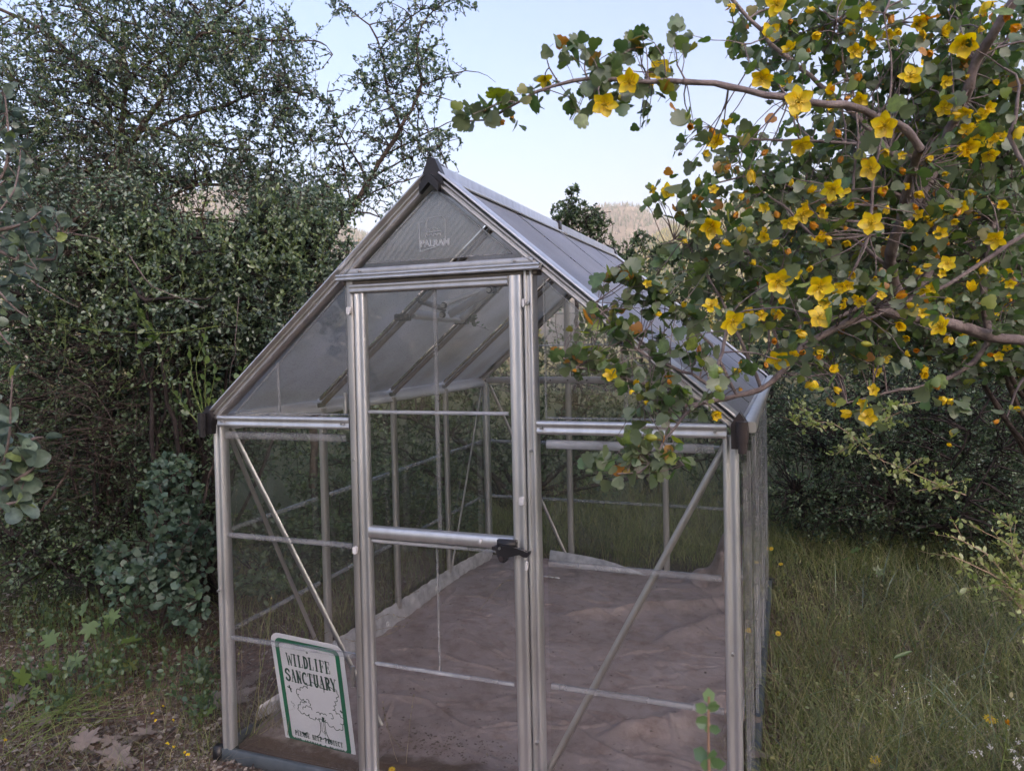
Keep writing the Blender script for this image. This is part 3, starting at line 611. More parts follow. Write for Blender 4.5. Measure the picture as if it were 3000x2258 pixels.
# hexagonal white screw covers on frame, hinges
for x, z in ((.618, 1.60), (.618, .80), (1.217, .998), (1.229, .80), (1.236, 1.60)):
    mb = MB(); w = .0075 if x < 1.2 else (.0075 if z > .9 and x < 1.23 else .004); extrude(mb, [(0, .014), (w, .009), (w, -.009), (0, -.014), (-w, -.009), (-w, .009)], (x, DY-.024, z), (x, DY-.014, z), (1, 0, 0), warp=sh); mb.build('screw_cover', M_white, GH)
mb = MB(); box(mb, (1.075, DY-.0185, .862), (.009, .002, .02), np.array([[.9, 0, .3], [0, 1, 0], [-.3, 0, .9]])); mb.V[-1] = sh(mb.V[-1]); mb.build('sticker', M_white, DR)
for z in (.36, 1.29):
    mb = MB(); extrude(mb, c*.007, (.583, -.030, z-.035), (.583, -.030, z+.035), (1, 0, 0), warp=sh); mb.build('hinge', M_bolt, DR)
# diagonal braces
for p0, p1, u in (((.035, .035, ZE-.05), (.600, .115, .12), (1, 0, .5)), ((Wd-.035, .018, ZE-.06), (1.262, .018, .135), (1, 0, -.5)),
                  ((.06, Ln-.02, ZE-.05), (.60, Ln-.02, .02), (1, 0, .5)),
                  ((.018, .03, ZE-.05), (.018, .62, .03), (0, 1, .5)), ((.018, Ln-.05, ZE-.05), (.018, 1.90, .03), (0, 1, -.5)),
                  ((Wd-.018, .03, ZE-.05), (Wd-.018, .62, .03), (0, 1, .5)), ((Wd-.018, Ln-.05, ZE-.05), (Wd-.018, 1.90, .03), (0, 1, -.5))):
    flat('diagonal_brace', p0, p1, .021, .003, u, M_alu_b)
for x, z in ((.06, ZE-.02), (.57, ZE-.02), (1.28, ZE-.02), (Wd-.06, ZE-.02), (.6135, .30), (.6135, 1.1), (1.246, .25), (1.246, 1.15), (1.246, 1.6), (.021, .6), (Wd-.021, .6), (.65, 1.73), (1.2, 1.73)):
    mb = MB(); extrude(mb, c*.0045, (x, -.042, z), (x, -.030, z), (1, 0, 0), warp=sh); mb.build('bolt', M_bolt, GH)
# wall panes with pressed ribs
def front_pane(x0, x1, y, flip=1, mat=M_clear, flap=True, sp=.006):
    g = sheet('wall_pane', [(x0, .012), (x1, .012), (x1, ZE-.042), (x0, ZE-.042)], y, mat, GH)
    for z in (.80, .42):
        mb = MB(); rib(mb, (x0+sp, y-.0005, z), (x1-sp, y-.0005, z), .020, .008); mb.build('pressed_rib', M_rib, g)
    if flap:
        mb = MB(); extrude(mb, [(-.014, 0), (.014, 0), (.010, .008), (-.010, .008)], (x0+sp, y-.0005, ZE-.072), (x1-sp-.015, y-.0005, ZE-.072), (0, 0, -1), warp=sh)
        mb.build('pressed_rib', M_lens if x0 > 1 else M_rib, g)
    return g
front_pane(.044, .588, -.006); front_pane(1.281, Wd-.044, -.006)
for x0, x1 in ((.044, .60), (.63, 1.23), (1.26, Wd-.044)): front_pane(x0, x1, Ln+.004, flap=False)
def side_pane(x, y0, y1, mat):
    g = sheet('wall_pane', [(y0, .012), (y1, .012), (y1, ZE-.042), (y0, ZE-.042)], x, mat, GH, axis='x')
    s = 1 if x < 1 else -1
    for z in (.80, .42):
        mb = MB(); extrude(mb, [(-.010, 0), (.010, 0), (.005, .007), (-.005, .007)] if s < 0 else [(-.010, 0), (-.005, -.007), (.005, -.007), (.010, 0)], (x-.0005*s, y0+.006, z), (x-.0005*s, y1-.006, z), (0, 0, 1), warp=sh)
        mb.build('pressed_rib', M_rib, g)
    if x > 1:
        a0 = y0+.16
        for q in (0, .25):
            mb = MB(); extrude(mb, [(-.006, 0), (.006, 0), (.003, .006), (-.003, .006)], (x+.001, a0+q, .03), (x+.001, a0+q, ZE-.14), (0, 1, 0), warp=sh)
            mb.build('pressed_rib', M_rib, g)
for k in range(4):
    y0, y1 = .63*k+.018, .63*(k+1)-.018
    if k == 0: y0 = .026
    if k == 3: y1 = Ln-.026
    side_pane(-.004, y0, y1, M_clear); side_pane(Wd+.004, y0, y1, M_clear_side)
# gable panes: triangle above the door, two side triangles, rear gable
def tri_ribs(pts, y, parent, w=.010):
    n = len(pts)
    for i in range(n):
        mb = MB(); a, b = pts[i], pts[(i+1) % n]; rib(mb, (a[0], y, a[1]), (b[0], y, b[1]), w, .005, (0, 0, 1) if abs(a[0]-b[0]) > 1e-3 else (1, 0, 0)); mb.build('pressed_rib', M_rib, parent)
def frosted(name='ribbed_gable_sheet'):
    m, n, l = newmat(name)
    tr = n.new('ShaderNodeBsdfTransparent'); tr.inputs[0].default_value = (.80, .82, .82, 1)
    d = n.new('ShaderNodeBsdfDiffuse'); d.inputs[0].default_value = (.40, .41, .42, 1); g = n.new('ShaderNodeBsdfGlossy'); g.inputs['Roughness'].default_value = .18
    tc = n.new('ShaderNodeTexCoord'); mp = n.new('ShaderNodeMapping'); mp.inputs['Rotation'].default_value = (0, RAD(-42), 0); l.new(tc.outputs['Object'], mp.inputs[0])
    wv = N(n, 'ShaderNodeTexWave', wave_type='BANDS', bands_direction='X'); wv.inputs['Scale'].default_value = 18; wv.inputs['Distortion'].default_value = 1.2; wv.inputs['Detail'].default_value = 2
    l.new(mp.outputs[0], wv.inputs[0]); bp = n.new('ShaderNodeBump'); bp.inputs['Strength'].default_value = .15; bp.inputs['Distance'].default_value = .002; l.new(wv.outputs[1], bp.inputs['Height'])
    fz = fresnel(n, l, 1.55); l.new(bp.outputs[0], g.inputs['Normal']); l.new(bp.outputs[0], d.inputs['Normal'])
    mr = N(n, 'ShaderNodeMapRange'); mr.inputs['To Min'].default_value = .16; mr.inputs['To Max'].default_value = .30; l.new(wv.outputs[1], mr.inputs[0])
    a_ = n.new('ShaderNodeMixShader'); l.new(mr.outputs[0], a_.inputs[0]); l.new(tr.outputs[0], a_.inputs[1]); l.new(d.outputs[0], a_.inputs[2])
    b_ = n.new('ShaderNodeMixShader'); l.new(fz.outputs[0], b_.inputs[0]); l.new(a_.outputs[0], b_.inputs[1]); l.new(g.outputs[0], b_.inputs[2])
    o = n.new('ShaderNodeOutputMaterial'); l.new(b_.outputs[0], o.inputs[0]); return m
gt = [(.66, 1.755), (1.19, 1.755), (Wd/2+.012, 1.978), (Wd/2-.012, 1.978)]
g = sheet('gable_pane', gt, -.006, frosted(), GH); tri_ribs([(.665, 1.757), (1.185, 1.757), (Wd/2, 1.975)], -.007, g, .006)
# pressed lettering and house emblem on the gable pane
def text_mesh(s_, size, ext=.0012):
    cu = bpy.data.curves.new('t', 'FONT'); cu.body = s_; cu.size = size; cu.extrude = ext*1.6; cu.offset = .0006*size/.03; cu.resolution_u = 2; cu.align_x = 'CENTER'
    o = bpy.data.objects.new('t', cu); COL.objects.link(o); dg = bpy.context.evaluated_depsgraph_get(); me = bpy.data.meshes.new_from_object(o.evaluated_get(dg))
    V = np.array([v.co[:] for v in me.vertices]); F = [tuple(p.vertices) for p in me.polygons]
    bpy.data.objects.remove(o); bpy.data.meshes.remove(me); return V, F
V, F = text_mesh('PALRAM', .029)
mb = MB(); V = V.copy(); W_ = np.stack([V[:, 0]*.98+.922, -.0085-V[:, 2], V[:, 1]*1.05+1.797], 1)
for k in set(len(f) for f in F): 
    mb.add(sh(W_), [f for f in F if len(f) == k])
mb.build('embossed_lettering', M_lens, g)
mb = MB(); e = .0022
def stroke(mb, pts, y, e=.0022, h=.002, close=False):
    pts = list(pts)+([pts[0]] if close else [])
    for a_, b_ in zip(pts[:-1], pts[1:]):
        extrude(mb, [(-e/2, 0), (e/2, 0), (e/2, h), (-e/2, h)], (a_[0], y, a_[1]), (b_[0], y, b_[1]), (0, 0, 1) if abs(a_[0]-b_[0]) > 1e-4 else (1, 0, 0), warp=sh)
ox, oz = .918, 1.85
stroke(mb, [(ox-.056, oz+.026), (ox-.025, oz+.028), (ox-.022, oz+.038), (ox+.030, oz+.040), (ox+.040, oz+.030), (ox+.040, oz-.048), (ox-.050, oz-.068), (ox-.052, oz+.026)], -.008)
stroke(mb, [(ox-.025, oz+.026), (ox-.028, oz+.006)], -.008); stroke(mb, [(ox-.030, oz-.008), (ox+.026, oz-.006)], -.008, .004)
zz = [(ox-.028+.007*k, oz-.001+(.006 if k % 2 else 0)) for k in range(8)]; stroke(mb, zz, -.008, .002)
for k in range(4):
    cx = ox-.026+.015*k; aa = np.linspace(-.4, 3.6, 8); stroke(mb, [(cx+.005*math.cos(t), oz-.018+.005*math.sin(t)) for t in aa], -.008, .003)
mb.build('embossed_emblem', M_lens, g)
def side_tri(xc, x0, x1, y):
    """gable side panel between corner and door post"""
    z0 = ZE+.004
    pts = [(x0, z0), (x1, z0), (x1, zr(x1)-.04), (x0, zr(x0)-.04)] if x0 > .9 else [(x0, z0), (x1, z0), (x1, zr(x1)-.04), (x0, zr(x0)-.04)]
    if x0 < .5: pts = [(x0+.06, z0), (x1, z0), (x1, zr(x1)-.045)]
    else: pts = [(x0, z0), (x1-.06, z0), (x0, zr(x0)-.045)]
    gg = sheet('gable_pane', pts, y, M_clear, GH); c_ = np.mean(pts, 0); tri_ribs([tuple(np.array(p)*.97+c_*.03) for p in pts], y-.001, gg, .007)
    mb = MB(); xv = .293 if x0 < .5 else 1.535
    rib(mb, (xv, y-.001, z0+.01), (xv, y-.001, zr(xv)-.06), .012, .006, (1, 0, 0)); mb.build('pressed_rib', M_rib, gg)
side_tri(0, .03, .586, -.006); side_tri(0, 1.283, Wd-.03, -.006)
g = sheet('gable_pane', [(.06, ZE+.006), (Wd-.06, ZE+.006), (Wd/2, ZR-.05)], Ln+.004, M_clear, GH)
for z in (1.45, 1.66): mb = MB(); w_ = (ZR-z)/(ZR-ZE)*Wd/2-.04; rib(mb, (Wd/2-w_, Ln+.002, z), (Wd/2+w_, Ln+.002, z), .012); mb.build('pressed_rib', M_rib, g)
# roof vent in the left slope: frame and its stay, with pivot studs
VT = bpy.data.objects.new('roof_vent', None); COL.objects.link(VT); VT.parent = GH
nL = unit(np.array([-(ZR-ZE), 0, Wd/2])); sl_ = lambda t, y, off=0: np.array([Wd/2*t, y, ZE+(ZR-ZE)*t])+nL*off
def slope_at(px, py, off=-.02):
    P0 = sh(np.array([0, 1.2, ZE])+nL*off); v = FW+RT*((px-1500)/FPX)-UP*((py-1129)/FPX); return CAM+v*(((P0-CAM)@nL)/(v@nL))
def wbar(name, p0, p1, w, h, mat, u=nL):
    mb = MB(); extrude(mb, groovep(w, h, 1, .002), p0, p1, u); return mb.build(name, mat, VT)
wbar('vent_frame', slope_at(1205, 920), slope_at(1352, 936), .040, .022, M_alu_white)
wbar('vent_frame', slope_at(1352, 936, -.03), slope_at(1475, 818, -.03), .030, .020, M_alu_b)
wbar('vent_frame', slope_at(1225, 880), slope_at(1300, 905), .030, .012, M_black)
wbar('vent_stay', slope_at(1300, 892, -.05), slope_at(1440, 838, -.12), .022, .012, M_alu_white)
wbar('vent_stay', slope_at(1318, 922, -.06), slope_at(1436, 848, -.14), .034, .012, M_alu_white)
wbar('vent_stay', slope_at(1360, 905, -.02), slope_at(1475, 832, -.02), .012, .012, M_black)
for q in (slope_at(1298, 895, -.09), slope_at(1294, 922, -.09), slope_at(1432, 850, -.17)):
    mb = MB(); extrude(mb, c*.009, q, q+np.array([.003, -.014, 0]), (1, 0, 0)); mb.build('vent_stud', M_bolt, VT)
    mb = MB(); extrude(mb, c*.015, q+np.array([0, .004, 0]), q+np.array([0, .012, 0]), (1, 0, 0)); mb.build('vent_bracket', M_black, VT)
for q in (slope_at(1180, 930), slope_at(1352, 942), slope_at(1440, 850, -.06)):
    mb = MB(); box(mb, q, (.055, .05, .03)); mb.build('vent_bracket', M_black, VT)

# ================================================================== TARP on the floor
def mat_tarp():
    m, n, l = newmat('brown_tarp'); t = noise(n, l, 2.2, 6); t2 = noise(n, l, 11, 6, rough=.65); t3 = noise(n, l, 60, 3)
    r = ramp(n, l, t.outputs[0], [(.3, (.23, .190, .178)), (.55, (.295, .250, .242)), (.8, (.37, .325, .32))])
    r2 = ramp(n, l, t2.outputs[0], [(.30, (.62, .50, .46)), (.5, (1, .97, .96)), (.8, (1.15, 1.15, 1.18))])
    mx = N(n, 'ShaderNodeMixRGB', blend_type='MULTIPLY'); mx.inputs[0].default_value = .8; l.new(r.outputs[0], mx.inputs[1]); l.new(r2.outputs[0], mx.inputs[2])
    # mud caked along the front edge
    tc = n.new('ShaderNodeTexCoord'); sx_ = n.new('ShaderNodeSeparateXYZ'); l.new(tc.outputs['Object'], sx_.inputs[0]); ad = N(n, 'ShaderNodeMath', operation='MULTIPLY_ADD'); ad.inputs[1].default_value = .25; l.new(t2.outputs[0], ad.inputs[0]); l.new(sx_.outputs['Y'], ad.inputs[2])
    mm = N(n, 'ShaderNodeMapRange'); mm.inputs['From Min'].default_value = -1.03; mm.inputs['From Max'].default_value = -.95; mm.inputs['To Min'].default_value = 1; mm.inputs['To Max'].default_value = 0; l.new(ad.outputs[0], mm.inputs[0])
    mud = N(n, 'ShaderNodeMixRGB'); mud.inputs[2].default_value = (.085, .060, .045, 1); l.new(mm.outputs[0], mud.inputs[0]); l.new(mx.outputs[0], mud.inputs[1]); mx = mud
    p = n.new('ShaderNodeBsdfPrincipled'); p.inputs['Roughness'].default_value = .55; p.inputs['Specular IOR Level'].default_value = .35; l.new(mx.outputs[0], p.inputs['Base Color'])
    b = n.new('ShaderNodeBump'); b.inputs['Strength'].default_value = .55; b.inputs['Distance'].default_value = .02; l.new(t2.outputs[0], b.inputs['Height']); l.new(b.outputs[0], p.inputs['Normal'])
    o = n.new('ShaderNodeOutputMaterial'); l.new(p.outputs[0], o.inputs[0]); return m
M_tarp = mat_tarp()
M_silver = mat_pbr('silver_tarp_edge', [(.3, (.34, .35, .38)), (.7, (.60, .61, .65))], 22, .38, metal=.25, bump=.5, bscale=30)
TP = empty('ground_sheet', (.9, 1.2, 0), 'crumpled brown tarpaulin with folded silver edges covering the greenhouse floor', 'tarpaulin')
nx, ny = 260, 340
xs = np.linspace(.03, Wd-.03, nx); ys = np.linspace(.0, Ln-.06, ny); X, Y = np.meshgrid(xs, ys, indexing='ij')
Z = .012+.010*np.sin(X*3.1+Y*1.7)*np.sin(Y*2.3-X)+.004*np.sin(X*9+Y*4)
wr = rng
for _ in range(120):                                   # creases: thin raised folds of random run
    cx, cy_, an, ln_, w_, hh = wr.uniform(.1, 1.8), wr.uniform(.1, 2.4), wr.normal(.1, .5), wr.uniform(.04, .35), wr.uniform(.004, .014), wr.uniform(.002, .012)
    u_ = (X-cx)*math.cos(an)+(Y-cy_)*math.sin(an); v_ = -(X-cx)*math.sin(an)+(Y-cy_)*math.cos(an)+.05*np.sin(u_*9)
    Z += hh*np.exp(-(u_/ln_)**2-(v_/w_)**2)
for (a_, b_, w_, hh) in ((ground_at(2240*.75+60, 1800), ground_at(2140, 1770), .012, .035), (ground_at(1870, 2150), ground_at(2110, 2080), .016, .05), (ground_at(1980, 1870), ground_at(2090, 1830), .018, .03)):
    d_ = b_[:2]-a_[:2]; L_ = np.linalg.norm(d_); d_ /= L_; u_ = (X-a_[0])*d_[0]+(Y-a_[1])*d_[1]; v_ = -(X-a_[0])*d_[1]+(Y-a_[1])*d_[0]+.02*np.sin(u_*14)
    Z += hh*np.exp(-np.maximum(0, np.abs(u_-L_/2)-L_/2)**2/.01)*np.where(v_ > 0, np.exp(-(v_/w_)**2), np.exp(-(v_/(w_*5))**2))
Z += .27*np.exp(-((X-1.70)/.20)**2-((Y-2.30)/.13)**2)*(1+.25*np.sin(X*40)+.2*np.sin(Y*46+X*20))
Z += .018*np.exp(-((Y-.02)/.04)**2)*(X < .62)*(1+.25*np.sin(X*23)) + .018*np.exp(-((Y-.0)/.10)**2)
for k, (f, a_) in enumerate(((17, .0028), (31, .0022), (53, .0016), (83, .0010))):
    th = rng.uniform(0, 3); Z += a_*np.sin(f*(X*math.cos(th)+Y*math.sin(th))+2*np.sin(f*.37*Y+k))*np.sin(f*.8*X+1.3*k+np.sin(Y*7))
m_ = np.clip(1-(Y/.22), 0, 1)*(X < .62); Z = Z*(1-m_)+(-.022)*m_; Z[:, 0] = -.04; Y[:, 0] += .0005; Z[:, 1] = np.maximum(Z[:, 1]*.6, -.012)
i, j = np.meshgrid(np.arange(nx-1), np.arange(ny-1), indexing='ij')
mb = MB(); mb.add(np.stack([X, Y, Z], -1).reshape(-1, 3), np.stack([i*ny+j, (i+1)*ny+j, (i+1)*ny+j+1, i*ny+j+1], -1).reshape(-1, 4))
mb.build('sheet', M_tarp, TP, smooth=True)
def band(name, base, upv, n=90, h=lambda t: .12, wav=.006, lean=.0):
    """folded strip standing up along a wall"""
    P = smooth_path(base, .03); n = len(P); t = np.linspace(0, 1, n); rows = []
    for k, q in enumerate(np.linspace(0, 1, 8)):
        hh = np.array([h(a_) for a_ in t])*q
        w_ = wav*np.sin(t*60+q*2)*math.sin(q*3)+wav*.8*np.sin(t*131+q*5)+rng.normal(0, .0015, n)
        rows.append(P+np.array([0, 0, 1])*hh[:, None]+np.asarray(upv)[None]*(w_-lean*q**1.2*hh/.12)[:, None])
    V = np.array(rows); i, j = np.meshgrid(np.arange(7), np.arange(n-1), indexing='ij')
    mb = MB(); mb.add(V.reshape(-1, 3), np.stack([i*n+j, i*n+j+1, (i+1)*n+j+1, (i+1)*n+j], -1).reshape(-1, 4)); return mb.build(name, M_silver, TP, smooth=True)
band('silver_edge', [(.045, .30, .012), (.040, .7, .012), (.05, 1.3, .012), (.05, 1.9, .015), (.10, 2.38, .02)], (1, 0, 0), h=lambda t: .125-.05*t, lean=.02)
band('silver_edge', [(.035, .10, .03), (.10, .19, .05), (.22, .23, .07), (.30, .24, .05)], (0, -1, 0), h=lambda t: .05+.02*math.sin(t*3), lean=.02)
band('silver_edge', [(.50, 2.40, .012), (.72, 2.36, .01), (1.02, 2.33, .01), (1.15, 2.34, .008)], (0, -1, 0), h=lambda t: .085*(1-t**3), lean=.02)
for q in ((.064, 1.05, .06), (.055, 1.62, .055), (.98, 2.30, .035)):
    mb = MB(); tt = np.linspace(0, 2*math.pi, 13); ax = (np.array([0, 1, 0]), np.array([0, 0, 1])) if q[0] < .5 else (np.array([1, 0, 0]), np.array([0, 0, 1]))
    tubes(mb, np.array([np.array(q)+.011*(math.cos(a_)*ax[0]+math.sin(a_)*ax[1]) for a_ in tt]), np.full(13, .0028), 6); mb.build('eyelet', M_white, TP)
mb = MB(); 
for q in range(3): box(mb, ground_at(1600+16*q, 1688+2*q, .03), (.03, .012, .006), np.array([[.95, .2, 0], [-.2, .95, 0.1], [0, -.1, 1]]))
tag(mb.build('plastic_scrap', M_white), 'small torn white plastic scrap on the tarpaulin by the rear silver edge', 'scrap')
# crumbs of dry leaf on the tarp
n = 900; x = rng.uniform(.08, 1.78, n); y = rng.uniform(.05, 2.35, n); k = rng.random(n) < .45
x[k] = .75+rng.normal(0, .25, k.sum()); y[k] = .12+np.abs(rng.normal(0, .10, k.sum()))
zi = Z[np.clip(((x-.03)/(Wd-.06)*(nx-1)).astype(int), 0, nx-1), np.clip((y/(Ln-.06)*(ny-1)).astype(int), 0, ny-1)]
mb = MB(); leaves(mb, np.stack([x, y, zi+.003], 1), unit(np.c_[rng.normal(size=(n, 2)), rng.normal(0, .12, n)]), unit(np.c_[rng.normal(0, .3, (n, 2)), np.ones(n)]), rng.uniform(.004, .018, n), TL_RHOMB, tint=rng.uniform(.82, .99, n))
tag(mb.build('leaf_crumbs', M_litter), 'dry leaf crumbs strewn over the tarpaulin', kind='stuff')

# ================================================================== SIGN
SG_TL = at(790, 1848, 2.684); SG_TR = at(1003, 1893, 2.562)
sx = unit(SG_TR-SG_TL); dn = at(836, 2152, 2.790)-SG_TL; sy = unit(dn-sx*(dn@sx)); sn = np.cross(sx, sy); sn = -sn if sn@(CAM-SG_TL) < 0 else sn
SW = np.linalg.norm(SG_TR-SG_TL); SHT = SW*1.5
SG = empty('sign', tuple(SG_TL+sx*SW/2+sy*SHT), 'white wildlife sanctuary sign with green border leaning inside the front left pane', 'sign')
M_signw = mat_pbr('sign_white', [(.3, (.72, .73, .78)), (.7, (.80, .81, .86))], 6, .35, spec=.5); M_signg = mat_pbr('sign_green', [(.3, (.004, .15, .075)), (.7, (.006, .18, .09))], 6, .4)
M_ink = mat_pbr('sign_dark_green_ink', [(.3, (.010, .055, .045)), (.7, (.014, .07, .055))], 6, .5)
def sp(a, b, off=.0): return SG_TL+sx*(a*SW)+sy*(b*SW)+sn*off        # a 0..1 across, b 0..1.5 down
def rrect(x0, y0, x1, y1, r, n=6):
    pts = []
    for cx, cy_, a0 in ((x1-r, y0+r, -90), (x1-r, y1-r, 0), (x0+r, y1-r, 90), (x0+r, y0+r, 180)):
        for t in np.linspace(a0, a0+90, n): pts.append((cx+r*math.cos(RAD(t)), cy_+r*math.sin(RAD(t))))
    return pts
pts = rrect(0, 0, 1, 1.5, .12); n = len(pts); mb = MB(); Vf = np.array([sp(a_, b_, .001) for a_, b_ in pts]); Vb = np.array([sp(a_, b_, -.001) for a_, b_ in pts])
i = np.arange(n); mb.add(np.concatenate([Vf, Vb]), np.stack([i, (i+1) % n, (i+1) % n+n, i+n], 1)); mb.add(Vf, [tuple(range(n))]); mb.add(Vb, [tuple(range(n))[::-1]])
mb.build('sign_plate', M_signw, SG)
po = rrect(.055, .055, .945, 1.445, .085); pi = rrect(.112, .112, .888, 1.388, .045); mb = MB()
mb.add(np.array([sp(a_, b_, .0016) for a_, b_ in po+pi]), np.stack([i, (i+1) % n, (i+1) % n+n, i+n], 1)); mb.build('sign_border', M_signg, SG)
def sstroke(mb, pts, w, off=.0018):
    pts = np.array(pts, float)
    for a_, b_ in zip(pts[:-1], pts[1:]):
        d_ = b_-a_; L_ = np.hypot(*d_)
        if L_ < 1e-6: continue
        d_ = d_/L_; q = np.array([-d_[1], d_[0]])*w/2; e_ = d_*w*.25
        mb.add(np.array([sp(*(a_-q-e_), off), sp(*(b_-q+e_), off), sp(*(b_+q+e_), off), sp(*(a_+q-e_), off)]), [(0, 1, 2, 3)]); off += 2e-6
# slab lettering: strokes (T = thick, t = thin) on a 1 x 2 box, y down
def arc(cx, cy_, rx, ry, a0, a1, n=7): return [(cx+rx*math.cos(RAD(t)), cy_+ry*math.sin(RAD(t))) for t in np.linspace(a0, a1, n)]
def slab(x, y, w=.34): return ('t', [(x-w/2, y), (x+w/2, y)])
G = {
 'I': [('T', [(.5, 0), (.5, 2)]), slab(.5, .06, .6), slab(.5, 1.94, .6)],
 'L': [('T', [(.3, 0), (.3, 2)]), slab(.3, .06, .56), ('t', [(.05, 1.94), (.95, 1.94)]), ('t', [(.93, 1.94), (.93, 1.4)])],
 'E': [('T', [(.3, 0), (.3, 2)]), ('t', [(.05, .06), (.92, .06)]), ('t', [(.92, .06), (.92, .5)]), ('t', [(.3, 1), (.7, 1)]), ('t', [(.7, .75), (.7, 1.25)]), ('t', [(.05, 1.94), (.95, 1.94)]), ('t', [(.93, 1.94), (.93, 1.45)])],
 'F': [('T', [(.3, 0), (.3, 2)]), ('t', [(.05, .06), (.92, .06)]), ('t', [(.92, .06), (.92, .5)]), ('t', [(.3, 1), (.7, 1)]), ('t', [(.7, .75), (.7, 1.25)]), slab(.3, 1.94, .56)],
 'D': [('T', [(.28, 0), (.28, 2)]), ('t', [(.05, .06), (.5, .06)]), ('t', [(.05, 1.94), (.5, 1.94)]), ('T', arc(.48, 1, .38, .88, -85, 85))],
 'W': [('S', [(.0, 0), (.26, 2)]), ('t', [(.26, 1.9), (.52, .5)]), ('S', [(.50, .4), (.80, 2)]), ('t', [(.80, 1.9), (1.08, 0)]), slab(.0, .06, .40), slab(1.06, .06, .36)],
 'S': [('T', arc(.5, .52, .36, .46, -20, -200, 7)+arc(.5, 1.46, .36, .5, -70, 80, 6)+arc(.5, 1.46, .38, .46, 90, 165, 4)), ('t', [(.86, .1), (.86, .6)]), ('t', [(.13, 1.4), (.13, 1.9)])],
 'A': [('t', [(.5, .0), (.18, 2)]), ('T', [(.5, 0), (.8, 2)]), ('t', [(.28, 1.3), (.72, 1.3)]), slab(.16, 1.94, .36), slab(.82, 1.94, .36)],
 'N': [('T', [(.22, 0), (.22, 2)]), ('T', [(.22, .05), (.78, 1.95)]), ('t', [(.80, 0), (.80, 2)]), slab(.15, .06, .36), slab(.2, 1.94, .4), slab(.8, .06, .4)],
 'C': [('T', arc(.56, 1, .42, .9, -60, -300, 11)), ('t', [(.84, .1), (.84, .65)])],
 'T': [('T', [(.5, 0), (.5, 2)]), ('t', [(.05, .06), (.95, .06)]), ('t', [(.07, .06), (.07, .55)]), ('t', [(.93, .06), (.93, .55)]), slab(.5, 1.94, .55)],
 'U': [('T', [(.24, 0), (.24, 1.5)]+arc(.5, 1.45, .27, .5, 170, 0, 6)+[(.77, 0)]), slab(.24, .06, .42), slab(.78, .06, .38)],
 'R': [('T', [(.28, 0), (.28, 2)]), ('t', [(.05, .06), (.5, .06)]), ('T', arc(.46, .53, .34, .47, -88, 88, 6)), ('t', [(.28, 1), (.5, 1)]), ('T', [(.5, 1), (.8, 1.95)]), slab(.28, 1.94, .45), slab(.85, 1.94, .28)],
 'Y': [('T', [(.12, 0), (.5, 1.1)]), ('t', [(.88, 0), (.5, 1.1)]), ('T', [(.5, 1), (.5, 2)]), slab(.12, .06, .36), slab(.88, .06, .36), slab(.5, 1.94, .5)],
 'P': [('T', [(.28, 0), (.28, 2)]), ('t', [(.05, .06), (.5, .06)]), ('T', arc(.46, .56, .36, .5, -88, 88, 6)), ('t', [(.28, 1.06), (.5, 1.06)]), slab(.28, 1.94, .5)],
 'H': [('T', [(.24, 0), (.24, 2)]), ('T', [(.78, 0), (.78, 2)]), ('t', [(.24, 1), (.78, 1)]), slab(.24, .06, .4), slab(.24, 1.94, .4), slab(.78, .06, .4), slab(.78, 1.94, .4)],
 'O': [('T', arc(.5, 1, .36, .9, 0, 360, 15))],
 'M': [('T', [(.2, 0), (.2, 2)]), ('T', [(.2, .0), (.5, 1.6)]), ('t', [(.5, 1.6), (.8, 0)]), ('T', [(.8, 0), (.8, 2)]), slab(.15, .06, .3), slab(.85, .06, .3), slab(.2, 1.94, .3), slab(.8, 1.94, .3)],
 '&': [('T', arc(.45, .5, .28, .42, 60, -240, 9)+[(.85, 1.9)]), ('t', arc(.42, 1.5, .34, .42, -100, -330, 7)+[(.9, 1.1)])],
}
def line(mb, txt, xc, y, cw, h, thick=.30, thin=.12, sp_=.10):
    adv = cw*(1+sp_); x = xc-adv*len(txt)/2
    for ch in txt:
        for k, pts in G.get(ch, []): sstroke(mb, [(x+px*cw, y+py*h/2) for px, py in pts], (thick if k == 'T' else .24 if k == 'S' else thin)*cw)
        x += adv
for txt, y, cw, h, tk in (('WILDLIFE', .235, .068, .155, .34), ('SANCTUARY', .445, .072, .160, .34), ('PLEASE HELP PROTECT', 1.275, .0325, .066, .34), ('OUR ANIMALS & PLANTS', 1.375, .0325, .066, .34)):
    mb = MB(); line(mb, txt, .5, y, cw, h, tk); mb.build('lettering', M_ink, SG)
# tree drawing, traced loosely as wobbling lobes; figures of small birds
mb = MB()
def lobes(pts, w=.009, bul=.022):
    out = []
    for a_, b_ in zip(pts[:-1], pts[1:]):
        a_ = np.array(a_); b_ = np.array(b_); d_ = b_-a_; q = np.array([d_[1], -d_[0]])
        for t in np.linspace(0, 1, 5)[:-1]: out.append(a_+d_*t+q*math.sin(t*math.pi)*.42)
    out.append(np.array(pts[-1])); sstroke(mb, out, w)
cr = [(.27, .73), (.33, .70), (.37, .66), (.44, .65), (.48, .60), (.56, .57), (.62, .60), (.67, .65), (.72, .61), (.80, .58), (.85, .62), (.83, .68), (.80, .74), (.78, .80), (.76, .86), (.80, .90), (.86, .93), (.89, .98), (.84, 1.02), (.87, 1.06), (.82, 1.10), (.74, 1.08), (.66, 1.05), (.62, 1.00), (.56, 1.02), (.50, 1.02), (.45, 1.05), (.41, 1.0), (.34, 1.0), (.28, .99), (.27, .94), (.30, .90), (.36, .86), (.40, .84), (.36, .81), (.30, .80), (.30, .76), (.27, .73)]
lobes(cr); lobes([(.33, .95), (.37, .92), (.42, .90), (.46, .93)]); lobes([(.52, .95), (.57, .97), (.62, .95), (.66, .96)]); lobes([(.40, .80), (.43, .84), (.44, .88)]); lobes([(.70, .92), (.75, .95), (.72, .98)])
